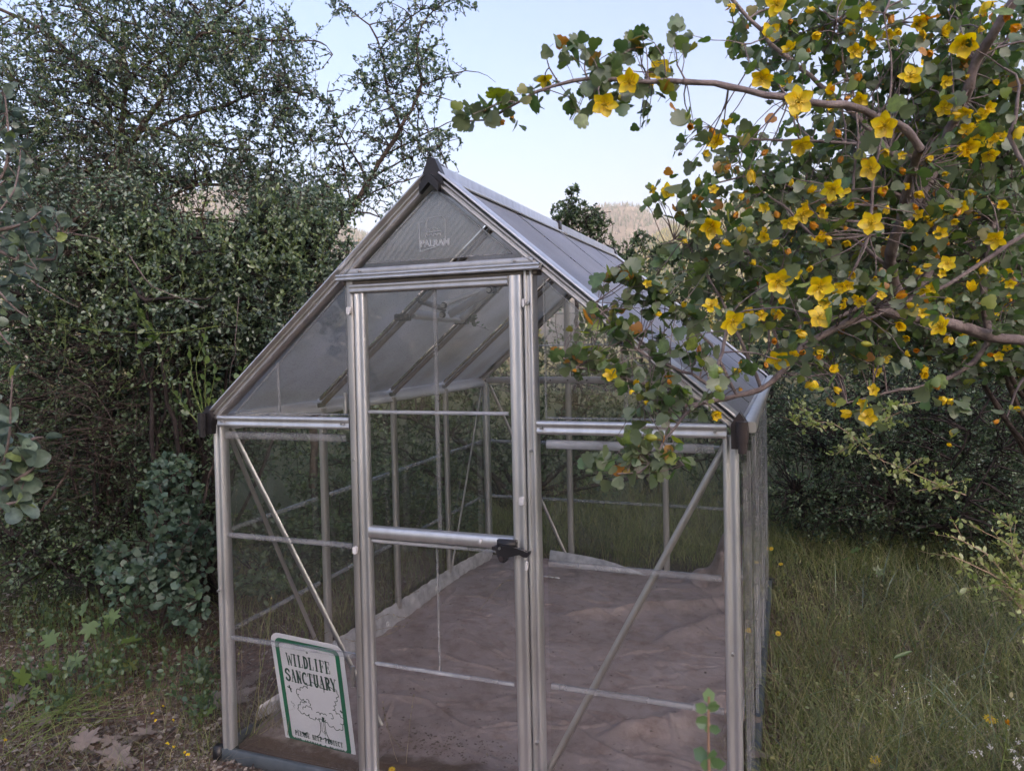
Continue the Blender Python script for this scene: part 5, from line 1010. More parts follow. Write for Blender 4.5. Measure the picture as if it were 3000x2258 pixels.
# ================================================================== FLOWERING BUSH (right, nearest)
fbase = at(3350, 2050, 2.1); fbase[2] = -.03
FB = empty('flowering_bush', tuple(fbase), 'big flowering bush with lobed leaves and yellow five petalled flowers arching in from the right', 'bush')
p = Plant(); fl_leaf = []
LB = [([fbase, at(3200, 1300, 1.95), at(3060, 1030, 1.9), at(2904, 985, 1.9), at(2768, 944, 1.85), at(2655, 930, 1.85), at(2560, 905, 1.8)], .026, .012),
 ([at(2655, 930, 1.85), at(2615, 820, 1.8), at(2612, 740, 1.7), at(2640, 650, 1.65), at(2655, 570, 1.6), at(2680, 480, 1.52), at(2696, 438, 1.45)], .016, .009),
 ([at(2633, 670, 1.66), at(2678, 600, 1.66), at(2732, 500, 1.66), at(2765, 430, 1.62), at(2805, 339, 1.58), at(2836, 253, 1.52), at(2859, 181, 1.5), at(2904, 113, 1.45), at(2972, 0, 1.4), at(3010, -60, 1.38)], .013, .009),
 ([at(2696, 438, 1.45), at(2665, 390, 1.43), at(2633, 366, 1.42), at(2565, 339, 1.40), at(2475, 312, 1.38), at(2316, 289, 1.36), at(2181, 262, 1.37), at(2090, 244, 1.38), at(2000, 240, 1.38)], .0085, .0055),
 ([at(2000, 240, 1.38), at(1900, 236, 1.39), at(1769, 228, 1.40), at(1678, 240, 1.41), at(1565, 271, 1.42), at(1497, 316, 1.43), at(1425, 348, 1.44), at(1355, 357, 1.45)], .0052, .0014),
 (L(1.6, (2640, 470), (2450, 290), (2344, 199), (2294, 158), (2226, 90), (2167, 23), (2120, -30)), .006, .004),
 (L(1.7, (2696, 470), (2560, 430), (2430, 416), (2253, 411), (2127, 398), (2080, 370)), .005, .0018),
 (L(1.8, (2660, 600), (2588, 556), (2452, 563), (2316, 552), (2226, 511), (2130, 530), (2035, 552)), .0055, .0018),
 (L(1.85, (2655, 930), (2720, 800), (2746, 700), (2705, 597)), .011, .008),
 (L(1.75, (2452, 967), (2565, 926), (2678, 872), (2768, 836), (2859, 782), (2950, 720), (3060, 650)), .0035, .006),
 (L(1.75, (2400, 965), (2443, 935), (2542, 886), (2597, 827)), .004, .005),
 (L(1.6, (2560, 905), (2450, 960), (2352, 1017), (2289, 1093), (2226, 1143), (2158, 1161), (2090, 1175), (2000, 1188)), .009, .0045),
 (L(1.55, (2000, 1188), (1960, 1160), (1881, 1125), (1791, 1093), (1687, 1075), (1650, 1050)), .004, .0014),
 (L(1.55, (2120, 1165), (2050, 1110), (2000, 1089), (1930, 1060), (1872, 1026), (1813, 976), (1760, 915), (1745, 885)), .004, .0014),
 (L(1.6, (2160, 1160), (2080, 1010), (2020, 960), (1949, 886), (1904, 858), (1845, 827), (1800, 785)), .004, .0014),
 (L(1.5, (2060, 1175), (2010, 1210), (1985, 1240), (1945, 1292), (1925, 1330), (1872, 1383), (1790, 1388)), .0035, .0015),
 (L(1.55, (1985, 1240), (1930, 1200), (1880, 1170)), .0018, .001), (L(1.5, (1945, 1300), (1990, 1350), (2020, 1365)), .0015, .001),
 (L(1.7, (2352, 1017), (2450, 1090), (2470, 1110)), .003, .002), (L(1.7, (2310, 1098), (2380, 1100), (2455, 1096)), .003, .0015), (L(1.7, (2352, 1000), (2340, 920), (2370, 870)), .004, .002), (L(1.6, (2289, 1093), (2255, 1020), (2255, 900)), .004, .002),
 (L(1.35, (2135, 930), (2120, 1010), (2108, 1060), (2095, 1110)), .0035, .003),
 (L(1.7, (2390, 700), (2330, 640), (2290, 600), (2230, 560)), .004, .002),
 (L(1.75, (2600, 780), (2500, 700), (2420, 660), (2330, 560)), .005, .002),
 (L(1.5, (2545, 690), (2560, 500), (2610, 250), (2600, 120), (2590, 40)), .0035, .0015), (L(1.55, (2500, 560), (2510, 330), (2470, 190), (2450, 60)), .003, .0012),
 (L(1.7, (2230, 1140), (2150, 950), (2090, 840), (2040, 760), (2000, 700), (1950, 715)), .0045, .0015),
 (L(1.75, (2300, 1080), (2240, 900), (2160, 760), (2090, 680), (2050, 640)), .0045, .0015),
 (L(1.45, (2310, 289), (2270, 230), (2200, 190), (2180, 130)), .002, .001), (L(1.4, (2010, 240), (1985, 190), (1975, 130)), .002, .001), (L(1.42, (1905, 236), (1880, 190), (1868, 140)), .002, .001), (L(1.41, (1720, 232), (1715, 190), (1720, 150)), .0018, .001), (L(1.42, (1640, 248), (1610, 200), (1608, 140)), .0018, .001), (L(1.42, (1510, 305), (1480, 280)), .0015, .001), (L(1.3, (3010, 500), (2960, 400), (2990, 250), (2940, 200)), .004, .002),
 (L(1.9, (2900, 985), (2880, 860), (2900, 700), (2960, 500)), .010, .005), (L(2.0, (2904, 985), (2850, 1060), (2750, 1120), (2600, 1150), (2480, 1180)), .008, .002), (L(2.0, (3060, 1030), (2990, 1120), (2950, 1220)), .006, .002)]
for pts, r0, r1 in LB: p.limb(pts, r0, r1, sides=7, jitter=.0015, step=.03)
def auto(blobs, nbr, ntw, br, maxb, maxt, lpt, size, seedmin=0):
    B = p.branch(blob_pts(blobs, nbr, .5), br, br*.4, k=6, maxlen=maxb, bend=.12, up=.05)
    T = p.branch(blob_pts(blobs, ntw, .5), .0013, .0008, k=4, sides=3, maxlen=maxt, reg=False)
    p.foliate(T, lpt, size, TL_FLAN, t0=.15, spread=.85, upn=.30, petiole=.007, collect=fl_leaf, sizevar=.32)
dense = [(2600, 500, 1.95, 400, 330, .28), (2300, 620, 1.85, 230, 170, .2), (2200, 850, 1.8, 240, 170, .18), (2480, 870, 2.0, 300, 220, .25), (2800, 800, 2.05, 300, 260, .3), (2850, 250, 1.8, 260, 330, .28), (2350, 130, 1.75, 230, 130, .2), (2620, 150, 1.85, 260, 190, .25), (2200, 480, 1.85, 130, 90, .15)]
auto(dense, 330, 1500, .0026, .22, .08, 5, .0205)
# sparse spurs on the reaching sprays
sparse = []
def spur(xy, d, n, rad=26):
    for x, y in xy: sparse.append((x, y, d, rad, rad, .04, n))
spur([(1370, 340), (1400, 335), (1440, 320), (1480, 290), (1540, 280), (1600, 200), (1612, 140), (1640, 200), (1700, 160), (1720, 190), (1745, 215), (1870, 120), (1880, 100), (1850, 150), (1780, 190), (1690, 330), (1925, 295), (1990, 100), (2000, 150), (2090, 100), (1720, 280), (1960, 215), (1800, 300), (1850, 290)], 1.41, 1)
spur([(1660, 1050), (1700, 1040), (1690, 1090), (1740, 1050), (1770, 1080), (1800, 1090), (1845, 1100), (1900, 1120), (1760, 890), (1750, 930), (1790, 950), (1830, 900), (1850, 980), (1900, 1010), (1930, 1050), (1960, 1080), (1810, 800), (1850, 800), (1880, 850), (1900, 900), (1940, 860), (1980, 900), (2020, 930), (2050, 980), (2080, 1050), (1980, 1010)], 1.55, 2.2, 30)
spur([(1740, 1370), (1790, 1400), (1830, 1360), (1860, 1340), (1900, 1390), (1930, 1330), (1770, 1330), (1870, 1300), (1990, 1340), (1960, 1390), (2000, 1140), (1930, 1170), (1970, 1150), (1880, 1180), (2060, 1200)], 1.5, 2.0, 28)
spur([(2060, 700), (2000, 710), (1960, 720), (2040, 640), (2080, 640), (2130, 760), (2070, 780), (2140, 700), (2020, 840), (2080, 560), (2040, 545), (2130, 520), (1870, 545), (1900, 520), (1950, 550), (1990, 560), (2100, 400), (2050, 380), (2160, 440)], 1.65, 2.0, 34)
Q = blob_pts(sparse, 330, .6)
T = p.branch(Q, .0011, .0007, k=4, sides=3, maxlen=.11, reg=False); p.foliate(T, 3, .022, TL_FLAN, t0=.45, spread=.9, upn=.2, petiole=.006, collect=fl_leaf, sizevar=.35)
nearP = np.vstack([x for x in p.nodes])
# flowers: position, size in the photograph and state (o open, s side, w wilting orange, b bud)
FLW = '''1597 231 50 o;1771 307 79 o;1845 240 77 o;1931 212 72 o;1900 262 40 s;1454 355 35 w;1502 335 30 w;1572 292 28 w;1827 294 28 b;1913 556 28 o;1954 561 50 o;
2278 14 68 o;2154 14 40 s;2321 59 30 w;2285 72 45 w;2233 228 70 o;2305 237 50 o;2339 296 82 o;2316 147 45 s;2393 95 50 s;2506 149 50 o;2368 140 28 w;2628 84 50 s;2823 127 77 o;2592 368 82 o;2520 212 50 w;2669 226 70 o;2520 289 50 o;2764 316 50 o;2348 423 68 o;2099 416 58 o;2081 375 40 w;2131 368 45 s;2027 366 42 w;2199 497 48 s;2556 389 50 s;2468 457 38 w;2551 493 65 o;2637 493 42 w;2836 430 60 o;2900 452 50 o;2890 316 45 s;2977 375 75 s;2047 522 28 b;2090 556 34 o;2036 570 30 w;2443 552 72 o;2416 600 50 s;2348 628 60 o;2457 665 40 s;2551 655 75 o;2086 660 78 o;2366 696 40 s;2398 696 42 s;2484 705 42 s;2307 728 38 w;2664 665 38 s;2683 732 36 s;2918 701 62 o;2203 669 32 b;2990 81 60 w;2859 375 50 s;2254 100 60 o;2560 120 44 s;2700 40 44 w;2880 10 60 s;2950 30 52 w;
1789 1098 44 o;1897 831 30 o;1927 836 32 s;1954 854 30 b;1922 922 34 s;1868 1112 38 s;1845 1143 28 s;1886 1179 30 s;1958 1112 30 w;1922 1283 38 b;1841 816 26 b;1690 1084 24 w;
2280 822 80 o;2402 840 85 o;2084 899 55 o;2147 940 75 o;2398 931 72 o;2280 1053 70 o;2330 971 45 s;2115 1089 40 b;2172 1085 35 s;2007 886 35 s;2090 1209 50 s;2120 1139 35 b;2377 1116 50 s;2438 1085 42 s;2443 1134 42 s;2497 1207 45 s;2542 1220 50 o;2560 1143 38 o;2551 1010 32 b;2633 949 48 s;2651 1039 34 s;2759 958 70 o;2785 985 44 s;2845 854 48 s;2773 872 42 s;2167 1136 24 w;2791 1168 30 s;2927 1229 28 w;2787 1306 22 s;2981 1202 35 s;2332 800 40 o;2212 777 32 s;2289 890 32 s;2529 1180 36 o;2447 1180 28 s;
2450 380 44 w;2730 150 40 w;2640 300 40 s;2480 100 42 w;2390 30 40 s;2540 30 44 o;2770 240 46 o;2700 560 40 s;2760 620 42 o;2830 560 40 s;2940 600 40 s;2880 780 38 s;2960 830 36 o;2600 600 36 s;2500 800 34 s;2580 840 32 o;2680 800 36 s;2140 480 32 w;2060 450 30 s;2250 440 34 w;2180 570 36 s;2240 610 34 o;2160 620 34 w;2010 700 30 s;2240 1060 30 w;2050 1010 28 w;2380 780 34 s;2470 900 32 s'''
MY = [M_petal, M_petal_wilt, M_petal_base, M_bud, M_stem_green]
def petal_grid(L_, W_, cup, tip=.8, nu=5, nv=3, twist=0.):
    V = []; 
    for a in range(nu+1):
        u = a/nu; w = W_*math.sin(math.pi*min(1, u*.93+.04))**.75*(1-.25*u)*(1 if u < .99 else .08)
        for b in range(nv+1):
            v = b/nv*2-1
            V.append((u*L_, v*w/2, cup*(u**1.6)*L_*.5-(.9*abs(v)**2-.3)*-w*.18+.0*twist))
    F = [(a*(nv+1)+b, (a+1)*(nv+1)+b, (a+1)*(nv+1)+b+1, a*(nv+1)+b+1) for a in range(nu) for b in range(nv)]
    return np.array(V), np.array(F)
def mesh_only(name, builder, mats):
    mb = MB(); builder(mb); o = mb.build(name, mats, smooth=True); me = o.data; bpy.data.objects.remove(o); return me
def rotz(V, a): c, s = math.cos(a), math.sin(a); return V@np.array([[c, s, 0], [-s, c, 0], [0, 0, 1.]])
def roty(V, a): c, s = math.cos(a), math.sin(a); return V@np.array([[c, 0, -s], [0, 1, 0], [s, 0, c]])
def mk_petal(cup, W_, mi=0):
    def f(mb): V, F = petal_grid(.5, W_, cup); mb.add(V, F, mi, .5)
    return f
def mk_centre(mb):
    a = np.arange(8)*2*math.pi/8
    for k in range(5):
        t = k*2*math.pi/5+.6; d = np.array([math.cos(t), math.sin(t), 0])
        P = np.array([[0, 0, .02], *(d*.03+np.array([0, 0, .10]),), *(d*.08+np.array([0, 0, .17]),), *(d*.14+np.array([0, 0, .18]),)]); tubes(mb, P, np.array([.02, .016, .016, .026]), 4, 2)
    V = np.array([(math.cos(t)*r_, math.sin(t)*r_, z) for r_, z in ((.09, .0), (.07, .03), (.03, .05)) for t in a]); i = np.arange(8)
    mb.add(V, np.concatenate([np.stack([i+8*k, (i+1) % 8+8*k, (i+1) % 8+8*k+8, i+8*k+8], 1) for k in range(2)]), 2)
    tubes(mb, np.array([[0, 0, 0], [0, 0, -.08], [0.02, 0, -.18]]), np.array([.085, .04, .02]), 6, 4)
    tubes(mb, np.array([[0, 0, .05], [0.01, 0, .2], [.03, .02, .3]]), np.array([.015, .012, .010]), 4, 2)
me_pet = [[mesh_only('petal', mk_petal(c_, w_, m_), MY) for w_ in (.42, .48)] for c_, m_ in ((.35, 0), (.62, 0), (1.1, 0), (.9, 1))]
me_cen = mesh_only('flower', mk_centre, MY)
def whole(cup, mi, close=0.):
    def f(mb):
        mk_centre(mb)
        for k in range(5):
            V, F = petal_grid(.5, .44, cup); V = roty(V, -close+rng.normal(0, .12)); mb.add(rotz(V, k*2*math.pi/5+rng.normal(0, .08)), F, mi, rng.random())
    return f
me_whole = [mesh_only('flower', whole(.5, 0), MY), mesh_only('flower', whole(.7, 0, .5), MY), mesh_only('flower', whole(.6, 1, .9), MY), mesh_only('flower', whole(.9, 0, .8), MY)]
def mk_bud(mb):
    u = np.linspace(0, 1, 7); r_ = .20*np.sin(np.pi*np.clip(u*.9+.06, 0, 1))**.8; r_[-1] = .01
    P = np.stack([u*0, u*0, u*.55-.05], 1); tubes(mb, P, r_, 10, 3); tubes(mb, np.array([[0, 0, 0], [0, 0, -.2]]), np.array([.05, .03]), 5, 4)
me_bud = mesh_only('flower_bud', mk_bud, MY)
fpos = []
ex_ = []
NP_ = nearP[(lambda q: (q[0] > 2080) & (q[0] < 3000) & (q[1] > 0) & (q[1] < 1150) & (q[2] < 2.2))(project_many(nearP))]
while len(ex_) < 128:
    g_ = NP_[int(rng.integers(len(NP_)))]
    for _ in range(int(rng.integers(2, 5))):
        X_, Y_, Z_ = project(g_+rng.normal(0, .028, 3))
        if X_ > 2060 and Y_ < 1180: ex_.append('%d %d %d %s' % (X_, Y_, rng.uniform(26, 50), 'ssswwoosos'[int(rng.integers(10))]))
ex_ = ex_[:128]
FLW = FLW+';'+';'.join(ex_)
for e in FLW.replace('\n', '').split(';'):
    x, y, s_, k = e.split(); x, y, s_ = float(x), float(y), float(s_)
    real = {'o': .050, 's': .046, 'w': .036, 'b': .024}[k]*rng.uniform(.92, 1.08)
    d = min(max(real*FPX/s_, 1.12), 1.62); P_ = at(x, y, d)
    # pull each flower towards the depth of the branch it can hang from
    v = nearP-P_; i_ = (v**2).sum(1).argmin(); dn_ = math.sqrt((v[i_]**2).sum())
    if dn_ > .13:
        dd = (nearP[i_]-CAM)@FW; d = d*.75+dd*.25; real = real*1.0; P_ = at(x, y, d)
    size = s_/FPX*d*1.0
    P_ = CAM+(P_-CAM)*.93; d *= .93; fpos.append(P_)
    toc = unit(CAM-P_)
    if k == 'o': Z_ = unit(toc+rng.normal(0, .32, 3)+np.array([0, 0, -.05]))
    elif k == 's': Z_ = unit(rng.normal(0, .7, 3)+toc*.25+np.array([0, 0, -.25]))
    elif k == 'w': Z_ = unit(rng.normal(0, .5, 3)+np.array([0, 0, -.7]))
    else: Z_ = unit(rng.normal(0, .5, 3)+RT*-.6)
    X_ = unit(np.cross(Z_, rng.normal(size=3))); Y_ = np.cross(Z_, X_); m = np.eye(4)
    if k == 'b': size *= 1.45
    m[:3, :3] = np.stack([X_*rng.uniform(.85, 1.1), Y_*rng.uniform(.85, 1.1), Z_*rng.uniform(.8, 1.5)], 1)*size; m[:3, 3] = P_-np.array(fbase)
    if k == 'b': me = me_bud
    elif k == 'w': me = me_whole[2]
    elif s_ >= 44 and k in 'os': me = me_cen
    else: me = me_whole[0 if k == 'o' else int(rng.choice([1, 3]))]
    o = bpy.data.objects.new('flower_bud' if k == 'b' else 'flower', me); o.parent = FB; o.matrix_local = Matrix(m.tolist()); COL.objects.link(o)
    if k == 'w': o['label'] = 'wilting orange flower'
    if me is me_cen:
        cl = rng.uniform(-.05, .25) if k == 'o' else rng.uniform(.3, .7); ci = int(rng.choice([0, 1])) if k == 'o' else int(rng.choice([1, 2]))
        for q in range(5):
            c_ = bpy.data.objects.new('petal', me_pet[ci][int(rng.integers(2))]); c_.parent = o
            c_.matrix_local = Matrix.Rotation(q*2*math.pi/5+rng.normal(0, .07), 4, 'Z') @ Matrix.Rotation(-(cl+rng.normal(0, .12)), 4, 'Y') @ Matrix.Rotation(rng.normal(0, .15), 4, 'X'); COL.objects.link(c_)
# pedicels
fpos = np.array(fpos); Nd = nearP; A_ = Nd[nearest(fpos, Nd)]; okk = np.linalg.norm(A_-fpos, axis=1) < .16; 
tubes(p.wood, curves(A_[okk], fpos[okk], 6, .12, .05, .01), np.broadcast_to(np.linspace(.0016, .0010, 6), (okk.sum(), 6)), 4)
p.nodes.append(fpos)
# leaves round every flower spur
T = curves(fpos+rng.normal(0, .004, fpos.shape), fpos+unit(rng.normal(size=fpos.shape))*.035+(fpos-CAM)*.012, 4, .1, 0, .01)
p.foliate(T, 3, .022, TL_FLAN, t0=.2, spread=.9, upn=.2, petiole=.006, collect=fl_leaf)
rest = leaf_parts(fl_leaf, TL_FLAN, M_leaf_flannel, FB, 'leaf', 290)
leaves(p.leaf, *rest, TL_FLAN2)
p.wood.build('branches', mat_pbr('bark_mauve_brown', [(.3, (.13, .10, .10)), (.7, (.29, .24, .235))], 30, .85, bump=.5, bscale=90), FB); tag(p.leaf.build('leaves', M_leaf_flannel, FB), kind='stuff')
# second flowering bush further back
fb2 = at(3500, 1500, 3.2); fb2[2] = 0
FB2 = empty('flowering_bush', tuple(fb2), 'second yellow flowered bush standing further back behind the near arching one', 'bush')
p = Plant(); col = []
for g_ in blob_pts([(2750, 700, 3.0, 380, 380, .5)], 14, .8): p.limb([fb2+rng.normal(0, .05, 3)*[1, 1, 0], fb2*.4+g_*.6+rng.normal(0, .08, 3), g_], .02, .006, 5, .004, .08)
bl2 = [(2800, 620, 2.9, 380, 250, .5), (2480, 900, 3.0, 300, 220, .4), (2900, 950, 2.8, 260, 220, .4), (2350, 700, 3.1, 200, 200, .35), (2850, 250, 2.9, 300, 260, .4, 25000)]
p.branch(blob_pts(bl2, 300, .5), .004, .0015, k=6); T = p.branch(blob_pts(bl2, 1500, .5), .0016, .001, k=4, sides=3, maxlen=.11, reg=False)
p.foliate(T, 5, .030, TL_FLAN2, t0=.15, spread=.85, upn=.4, petiole=.006)
F_ = blob_pts(bl2, 230, .4)-FW*.35
for P_ in F_:
    Z_ = unit(unit(CAM-P_)+rng.normal(0, .6, 3)); X_ = unit(np.cross(Z_, rng.normal(size=3))); m = np.eye(4); m[:3, :3] = np.stack([X_, np.cross(Z_, X_), Z_], 1)*rng.uniform(.036, .048); m[:3, 3] = P_-np.array(fb2)
    o = bpy.data.objects.new('flower', me_whole[int(rng.choice([0, 0, 1, 2, 3]))]); o.parent = FB2; o.matrix_local = Matrix(m.tolist()); COL.objects.link(o)
p.wood.build('branches', M_bark, FB2); tag(p.leaf.build('leaves', M_leaf_flannel, FB2), kind='stuff')

# ================================================================== FAR SUNLIT TREES
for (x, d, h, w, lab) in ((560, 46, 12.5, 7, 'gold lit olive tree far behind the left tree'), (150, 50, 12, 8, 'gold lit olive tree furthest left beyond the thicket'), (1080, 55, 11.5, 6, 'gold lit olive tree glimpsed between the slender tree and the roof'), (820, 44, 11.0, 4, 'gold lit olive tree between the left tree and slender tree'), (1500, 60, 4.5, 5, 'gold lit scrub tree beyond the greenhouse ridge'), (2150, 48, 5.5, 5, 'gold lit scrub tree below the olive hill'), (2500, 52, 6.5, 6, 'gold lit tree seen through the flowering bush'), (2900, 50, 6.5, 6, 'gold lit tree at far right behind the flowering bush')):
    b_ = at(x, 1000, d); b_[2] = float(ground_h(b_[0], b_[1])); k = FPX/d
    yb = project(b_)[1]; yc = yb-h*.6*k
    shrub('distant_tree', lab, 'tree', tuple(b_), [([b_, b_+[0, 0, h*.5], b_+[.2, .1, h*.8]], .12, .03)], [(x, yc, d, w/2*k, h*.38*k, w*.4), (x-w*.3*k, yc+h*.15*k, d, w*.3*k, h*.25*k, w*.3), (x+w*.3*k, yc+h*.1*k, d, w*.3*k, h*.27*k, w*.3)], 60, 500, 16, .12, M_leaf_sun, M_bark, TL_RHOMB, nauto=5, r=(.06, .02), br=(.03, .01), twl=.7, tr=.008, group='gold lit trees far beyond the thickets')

# ================================================================== GROUND COVER
def in_view(n, x0, x1, y0, y1, near=True):
    """ground points spread evenly over a patch of the picture"""
    px = rng.uniform(x0, x1, n); py = rng.uniform(y0, y1, n)
    v = FW[None]+RT[None]*((px-1500)/FPX)[:, None]-UP[None]*((py-1129)/FPX)[:, None]; t = (-.04-CAM[2])/v[:, 2]; P = CAM+v*t[:, None]
    P[:, 2] = ground_h(P[:, 0], P[:, 1]); return P
outside = lambda P: P[~((P[:, 0] > -.06) & (P[:, 0] < Wd+.06) & (P[:, 1] > -.05) & (P[:, 1] < Ln+.06))]
def blades(name, P, h, w, mat, lean=.5, label=None, k=4, curl=.5, kind='stuff', parent=None):
    n = len(P); a = rng.uniform(0, 2*math.pi, n); D = np.stack([np.cos(a), np.sin(a), np.zeros(n)], 1); H = h*rng.uniform(.45, 1.25, n)
    le = lean*rng.uniform(.2, 1.6, n); t = np.linspace(0, 1, k+1)[None, :, None]
    C_ = P[:, None]+np.array([0, 0, 1])*H[:, None, None]*(t-curl*.5*t**2*le[:, None, None])+D[:, None]*H[:, None, None]*le[:, None, None]*t**1.6
    b = rng.uniform(0, 2*math.pi, n); Wv = np.stack([np.cos(b), np.sin(b), np.zeros(n)], 1)[:, None]*(w*rng.uniform(.6, 1.3, n))[:, None, None]*(1-t*.92)
    V = np.stack([C_-Wv/2, C_+Wv/2], 2).reshape(n, -1, 3); q = np.arange(k)*2; F = np.stack([q, q+1, q+3, q+2], 1)
    F = (F[None]+(np.arange(n)*(k+1)*2)[:, None, None]).reshape(-1, 4)
    mb = MB(); mb.add(V, F, 0, np.repeat(rng.random(n), (k+1)*2)); o = mb.build(name, mat, parent); 
    if kind: tag(o, label, kind=kind)
    return o
Pg = outside(np.vstack([in_view(15000, 2150, 3250, 1560, 2400), in_view(5000, 2200, 3300, 1480, 1700), in_view(4000, 1400, 2300, 1500, 1680)]))
Pg = Pg[Pg[:, 1] > -1.6]; cl = np.sin(Pg[:, 0]*7+1)*np.sin(Pg[:, 1]*6)+np.sin(Pg[:, 0]*15+Pg[:, 1]*11); Pg = Pg[rng.random(len(Pg)) < np.clip(.75+.3*cl, .25, 1)]
blades('grass', Pg, .21, .0036, M_grass, .9, 'tangled olive green grass right of the greenhouse')
Pg = outside(in_view(4200, 2150, 3250, 1560, 2400)); blades('fine_grass', Pg, .24, .0020, M_grass_dry, 1.1, 'fine straw coloured grass stalks among the green grass')
Pg = outside(in_view(230, 2300, 3200, 1600, 2350)); blades('broad_grass', Pg, .20, .009, M_leaf_oak, .9, 'broad bluish grass blades in the right hand grass')
Pb = outside(np.vstack([in_view(5000, 1150, 2130, 1380, 1640), in_view(2600, 650, 1420, 1600, 1900)])); Pb = Pb[(Pb[:, 1] > Ln+.1) | (Pb[:, 0] < -.08)]
blades('back_grass', Pb, .30, .0035, M_grass, .8, 'long grass behind and beside the greenhouse walls')
Pl = outside(in_view(1500, -150, 640, 1750, 2330)); blades('left_grass', Pl, .13, .0022, M_grass, 1.1, 'sparse low grass on the red soil at left')
Pl = outside(in_view(900, -150, 640, 1850, 2330)); blades('dry_grass', Pl, .13, .0016, M_grass_dry, 1.5, 'dry straw scattered on the red soil at left')
n = 900; Pw = np.stack([np.concatenate([rng.uniform(Wd+.03, Wd+.14, n//2), rng.uniform(-.16, -.03, n//2)]), rng.uniform(-.1, Ln+.2, n), np.full(n, -.045)], 1)
blades('wall_grass', Pw, .13, .0028, M_grass, .8, 'grass tufts pressed along the foot of the side walls')
# small herb leaves in the grass
Pg = outside(in_view(7000, 2150, 3250, 1560, 2400)); n = len(Pg); Pg[:, 2] += np.abs(rng.normal(0, .06, n)); mb = MB()
leaves(mb, Pg, unit(rng.normal(size=(n, 3))*[1, 1, .4]), unit(rng.normal(size=(n, 3))*.5+[0, 0, 1]), rng.uniform(.010, .024, n), TL_OVAL); tag(mb.build('herb_leaves', M_grass, None), 'small weed leaves low in the grass', kind='stuff')
# leaf litter and gravel
Pl = outside(np.vstack([in_view(15000, -200, 1150, 1680, 2400), in_view(2500, 640, 1420, 1560, 1950), in_view(3500, 1900, 3200, 1600, 2350)])); n = len(Pl); Pl[:, 2] += np.abs(rng.normal(0, .006, n))+.003; mb = MB()
leaves(mb, Pl, unit(np.c_[rng.normal(size=(n, 2)), rng.normal(0, .25, n)]), unit(np.c_[rng.normal(0, .45, (n, 2)), np.ones(n)]), rng.uniform(.007, .028, n), TL_OVAL); tag(mb.build('leaf_litter', M_litter), 'brown leaf litter and chips on the red soil', kind='stuff')
Pl = outside(in_view(2600, 430, 1150, 2080, 2300)); n = len(Pl); mb = MB()
ico = np.array([(0, 0, 1), (.9, 0, .3), (.25, .85, .3), (-.7, .5, .3), (-.7, -.5, .3), (.25, -.85, .3), (.7, .5, -.3), (-.25, .85, -.3), (-.9, 0, -.3), (-.25, -.85, -.3), (.7, -.5, -.3), (0, 0, -1)])
ifc = np.array([(0, 1, 2), (0, 2, 3), (0, 3, 4), (0, 4, 5), (0, 5, 1), (1, 6, 2), (2, 7, 3), (3, 8, 4), (4, 9, 5), (5, 10, 1), (1, 10, 6), (2, 6, 7), (3, 7, 8), (4, 8, 9), (5, 9, 10)])
s_ = rng.uniform(.002, .007, n); R_ = frames(rng.normal(size=(n, 3)), rng.normal(size=(n, 3))); V = np.einsum('nij,kj->nki', R_, ico)*s_[:, None, None]*rng.uniform(.5, 1.3, (n, 1, 3))+Pl[:, None]
mb.add(V, (ifc[None]+(np.arange(n)*12)[:, None, None]).reshape(-1, 3), 0, np.repeat(rng.random(n), 12)); tag(mb.build('gravel', M_litter), 'fine gravel on the bare soil by the base rail', kind='stuff')
# fallen twigs
Pl = outside(in_view(260, -150, 1000, 1750, 2330)); n = len(Pl); a = rng.uniform(0, 6.28, n); E_ = Pl+np.stack([np.cos(a), np.sin(a), rng.normal(.05, .12, n)], 1)*rng.uniform(.04, .16, (n, 1)); E_[:, 2] = np.maximum(E_[:, 2], Pl[:, 2]+.004); Pl[:, 2] += .005
mb = MB(); tubes(mb, curves(Pl, E_, 5, .1, .1, .03), np.broadcast_to(np.linspace(.0022, .0008, 5), (n, 5)), 4); tag(mb.build('fallen_twigs', M_bark_pale), 'fallen pale twigs on the soil at left', kind='stuff')
# white specks of tiny flowers lower right
Pg = np.vstack([in_view(40, 2560, 3050, 2080, 2300), in_view(12, 2400, 3000, 1950, 2200)]); n = len(Pg); Pg[:, 2] += rng.uniform(.08, .2, n); mb = MB()
for q in range(4): leaves(mb, Pg+rng.normal(0, .003, Pg.shape), unit(rng.normal(size=(n, 3))), unit(rng.normal(size=(n, 3))), .0045, TL_ROUND)
M_wf = mat_leaf('white_petals', [(0, (.62, .60, .55)), (1, (.75, .74, .72))], .3, .03)
tag(mb.build('white_blossom', M_wf), 'tiny white blossoms dotted through the grass at lower right', kind='stuff')
